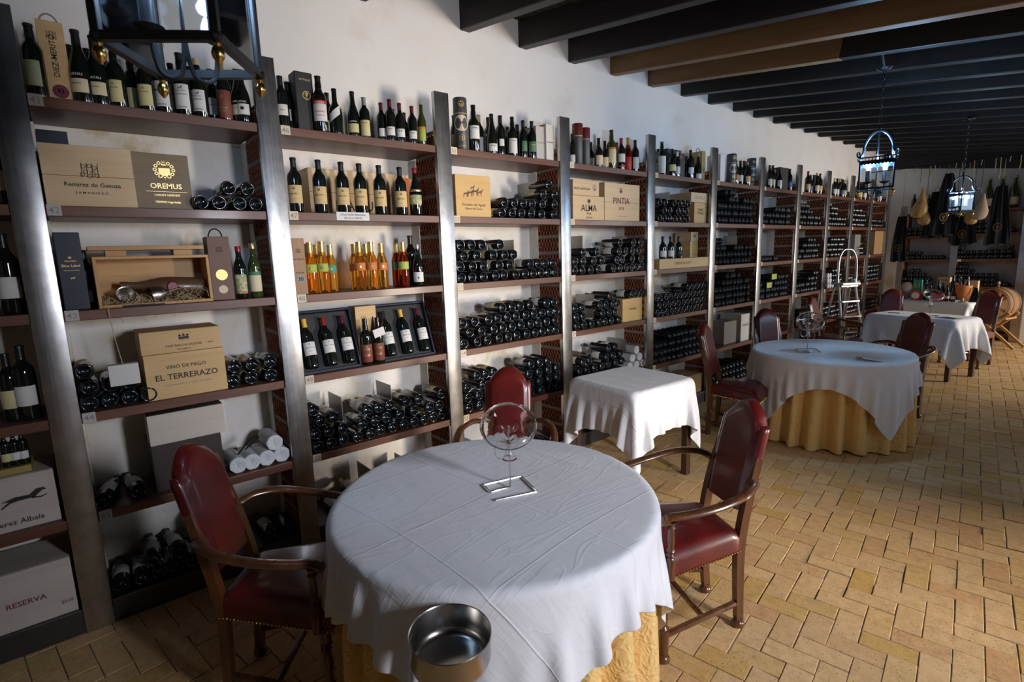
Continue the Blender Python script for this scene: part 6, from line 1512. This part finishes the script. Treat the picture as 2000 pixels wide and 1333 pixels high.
for i, (px, y, h, lb) in enumerate([(1806, 10.86, .32, W_), (1815, 10.92, .30, None), (1822, 10.82, .27, None), (1831, 10.92, .33, None), (1839, 10.84, .28, None), (1848, 10.72, .26, W_), (1858, 10.80, .40, W_), (1860, 10.66, .26, W_)]):
    bottle('display_bottle', f'dark bottle on the display table, {ord_(i)} from the red and white gift box', disp(px, y), y, TZ, kind=['bordeaux', 'burgundy'][i % 2], h=h, lab=[(.05, .10, 1, lb)] if lb else None, rz=-PI/2+.4)
rcase('wooden_bottle_box', 'tall pine wine box standing at the back of the display table', disp(1839, 11.02), 11.02, TZ, .17, .36, .08, 'pine', text=[('MARQUES', .5, .85, .8, 'ink_brown'), ('Rioja', .6, .5, .3, 'ink')])
rcase('wooden_bottle_box', 'pale wine box standing behind the orange bucket on the display table', disp(1893, 10.86), 10.86, TZ, .17, .32, .06, 'pine_pale', text=[('PLENA', .5, .62, .8, 'ink')])
_t = thing('plate_stand', 'round silver plate propped at the corner end of the display table', 'plate', (disp(1768, 10.95), 10.95, TZ), -.2)
MB().lathe([(0, 0), (.065, 0), (.085, .008), (.086, .010), (.065, .004), (0, .004)], 30, Matrix.Translation((0, .02, .19)) @ Matrix.Rotation(math.radians(80), 4, 'X')).build('plate', 'silver_old', _t)
MB().box(-.045, .045, .0, .06, 0, .105, .004).build('block', 'card_grey', _t, sm=False)
# orange leather ice bucket shaped with a raised rim, two bottles inside
_x, _y = disp(1878, 10.62), 10.66
_t = thing('ice_bucket', 'orange bucket on a short foot holding two bottles on the display table', 'bucket', (_x, _y, TZ), .2)
mb = MB(); n = 30; v = []; f = []
for j, (rr, zz) in enumerate([(.060, .075), (.085, .12), (.098, .18), (.105, .26), (.101, .262), (.094, .18), (.078, .12), (.03, .09)]):
    for k in range(n):
        a = 2*PI*k/n; lift = .045*max(0, math.cos(a-PI))**2*(1 if j in (3, 4) else 0); v.append((rr*math.cos(a), rr*.85*math.sin(a), zz+lift))
for j in range(7):
    for k in range(n): f.append((j*n+k, j*n+(k+1) % n, (j+1)*n+(k+1) % n, (j+1)*n+k))
f.append(tuple(range(n))); f.append(tuple(7*n+k for k in range(n)))
mb.add(v, f).build('bucket_body', 'orange_card', _t)
MB().lathe([(0, 0), (.055, 0), (.05, .008), (.02, .02), (.018, .06), (.05, .078), (0, .078)], 20).build('foot', 'oak_box', _t)
for i, (dx, cp) in enumerate([(-.045, 'foil_gold'), (.045, 'foil_tan')]):
    bottle('chilled_bottle', f'{["gold", "tan"][i]}-capped bottle standing in the orange bucket', _x+dx, _y, TZ+.10, kind='champagne', h=.29, cap=('long', cp), wide=.78)
apron(disp(1901, 10.60), 10.60, TZ+.20, TZ+.012, .05, .14, 'dark folded napkin hanging from the orange bucket rim', .4, emblem=False, hz=TZ+.31) if False else None
_nk = MB(); NXk = 10; vv = []; ff = []
for j in range(9):
    for i in range(NXk+1): u = i/NXk-.5; vv.append((u*(.04+.10*j/8), .012*math.sin(i*1.3), .225-.222*j/8))
for j in range(8):
    for i in range(NXk): a = j*(NXk+1)+i; ff.append((a, a+1, a+NXk+2, a+NXk+1))
_o = _nk.add(vv, ff).build('dark_napkin', 'apron', None, (_x+.15, _y-.03, TZ+.002), ang=180); _o.modifiers.new('thickness', 'SOLIDIFY').thickness = .003
tag(_o, 'dark napkin draped beside the orange bucket', 'napkin')


# ------------------------------------------------------------------ steel wine cooler on its stand nearest the camera
def cooler():
    x, y, zt = 1.945, .795, .735
    t = thing('wine_cooler', 'polished steel wine cooler bowl on a stand in front of the nearest table', 'wine cooler', (x, y, 0))
    M = Matrix.Translation((0, 0, zt-.095)) @ Matrix.Rotation(math.radians(3), 4, 'Y')
    MB().lathe([(0, .004), (.085, .004), (.100, .012), (.1055, .028), (.107, .094), (.1085, .096), (.107, .0975), (.1045, .094), (.103, .030), (.097, .016), (.084, .0085), (0, .0085)], 56, M).build('bowl', 'steel_bright', t, ang=50)
    MB().tube([(0, 0, .02), (0, 0, zt-.093)], .012, 12).build('pole', 'chrome', t)
    MB().lathe([(0, 0), (.13, 0), (.132, .006), (.10, .014), (.02, .024), (0, .026)], 32).build('base_plate', 'steel_bright', t)


cooler()

# low crates and sundries at the foot of the rack
case('wine_crate', 'pine crate on the plinth below tag 65, half hidden by the side-on chair', 5, Z[6], 1330, 1382, .21, 'pine', X=-.04, depth=.26, planks=1)
_t = tag(MB().box(-.006, 0, -.11, .11, 0, .30, .002, Matrix.Rotation(-.2, 4, 'Y')).build('yellow_folder', 'yellow_card', None, (-.10, px2y(1470, -.1, .3), Z[6]+.003), sm=False), 'yellow board leaning on the plinth below tag 70', 'board')
for i, (px, s, m) in enumerate([(1512, 4, 'paper_lime'), (1503, 4, 'paper_lime')]):
    tag(MB().box(-.004, 0, -.07, .07, 0, .07, .001).build('printed_band', m, None, (-.012, px2y(px, -.01, Z[s]+.18), Z[s]+.24-.10*i), sm=False), f'yellow printed band tucked among the bottles on shelf 74, {["upper", "lower"][i]} one', 'label')
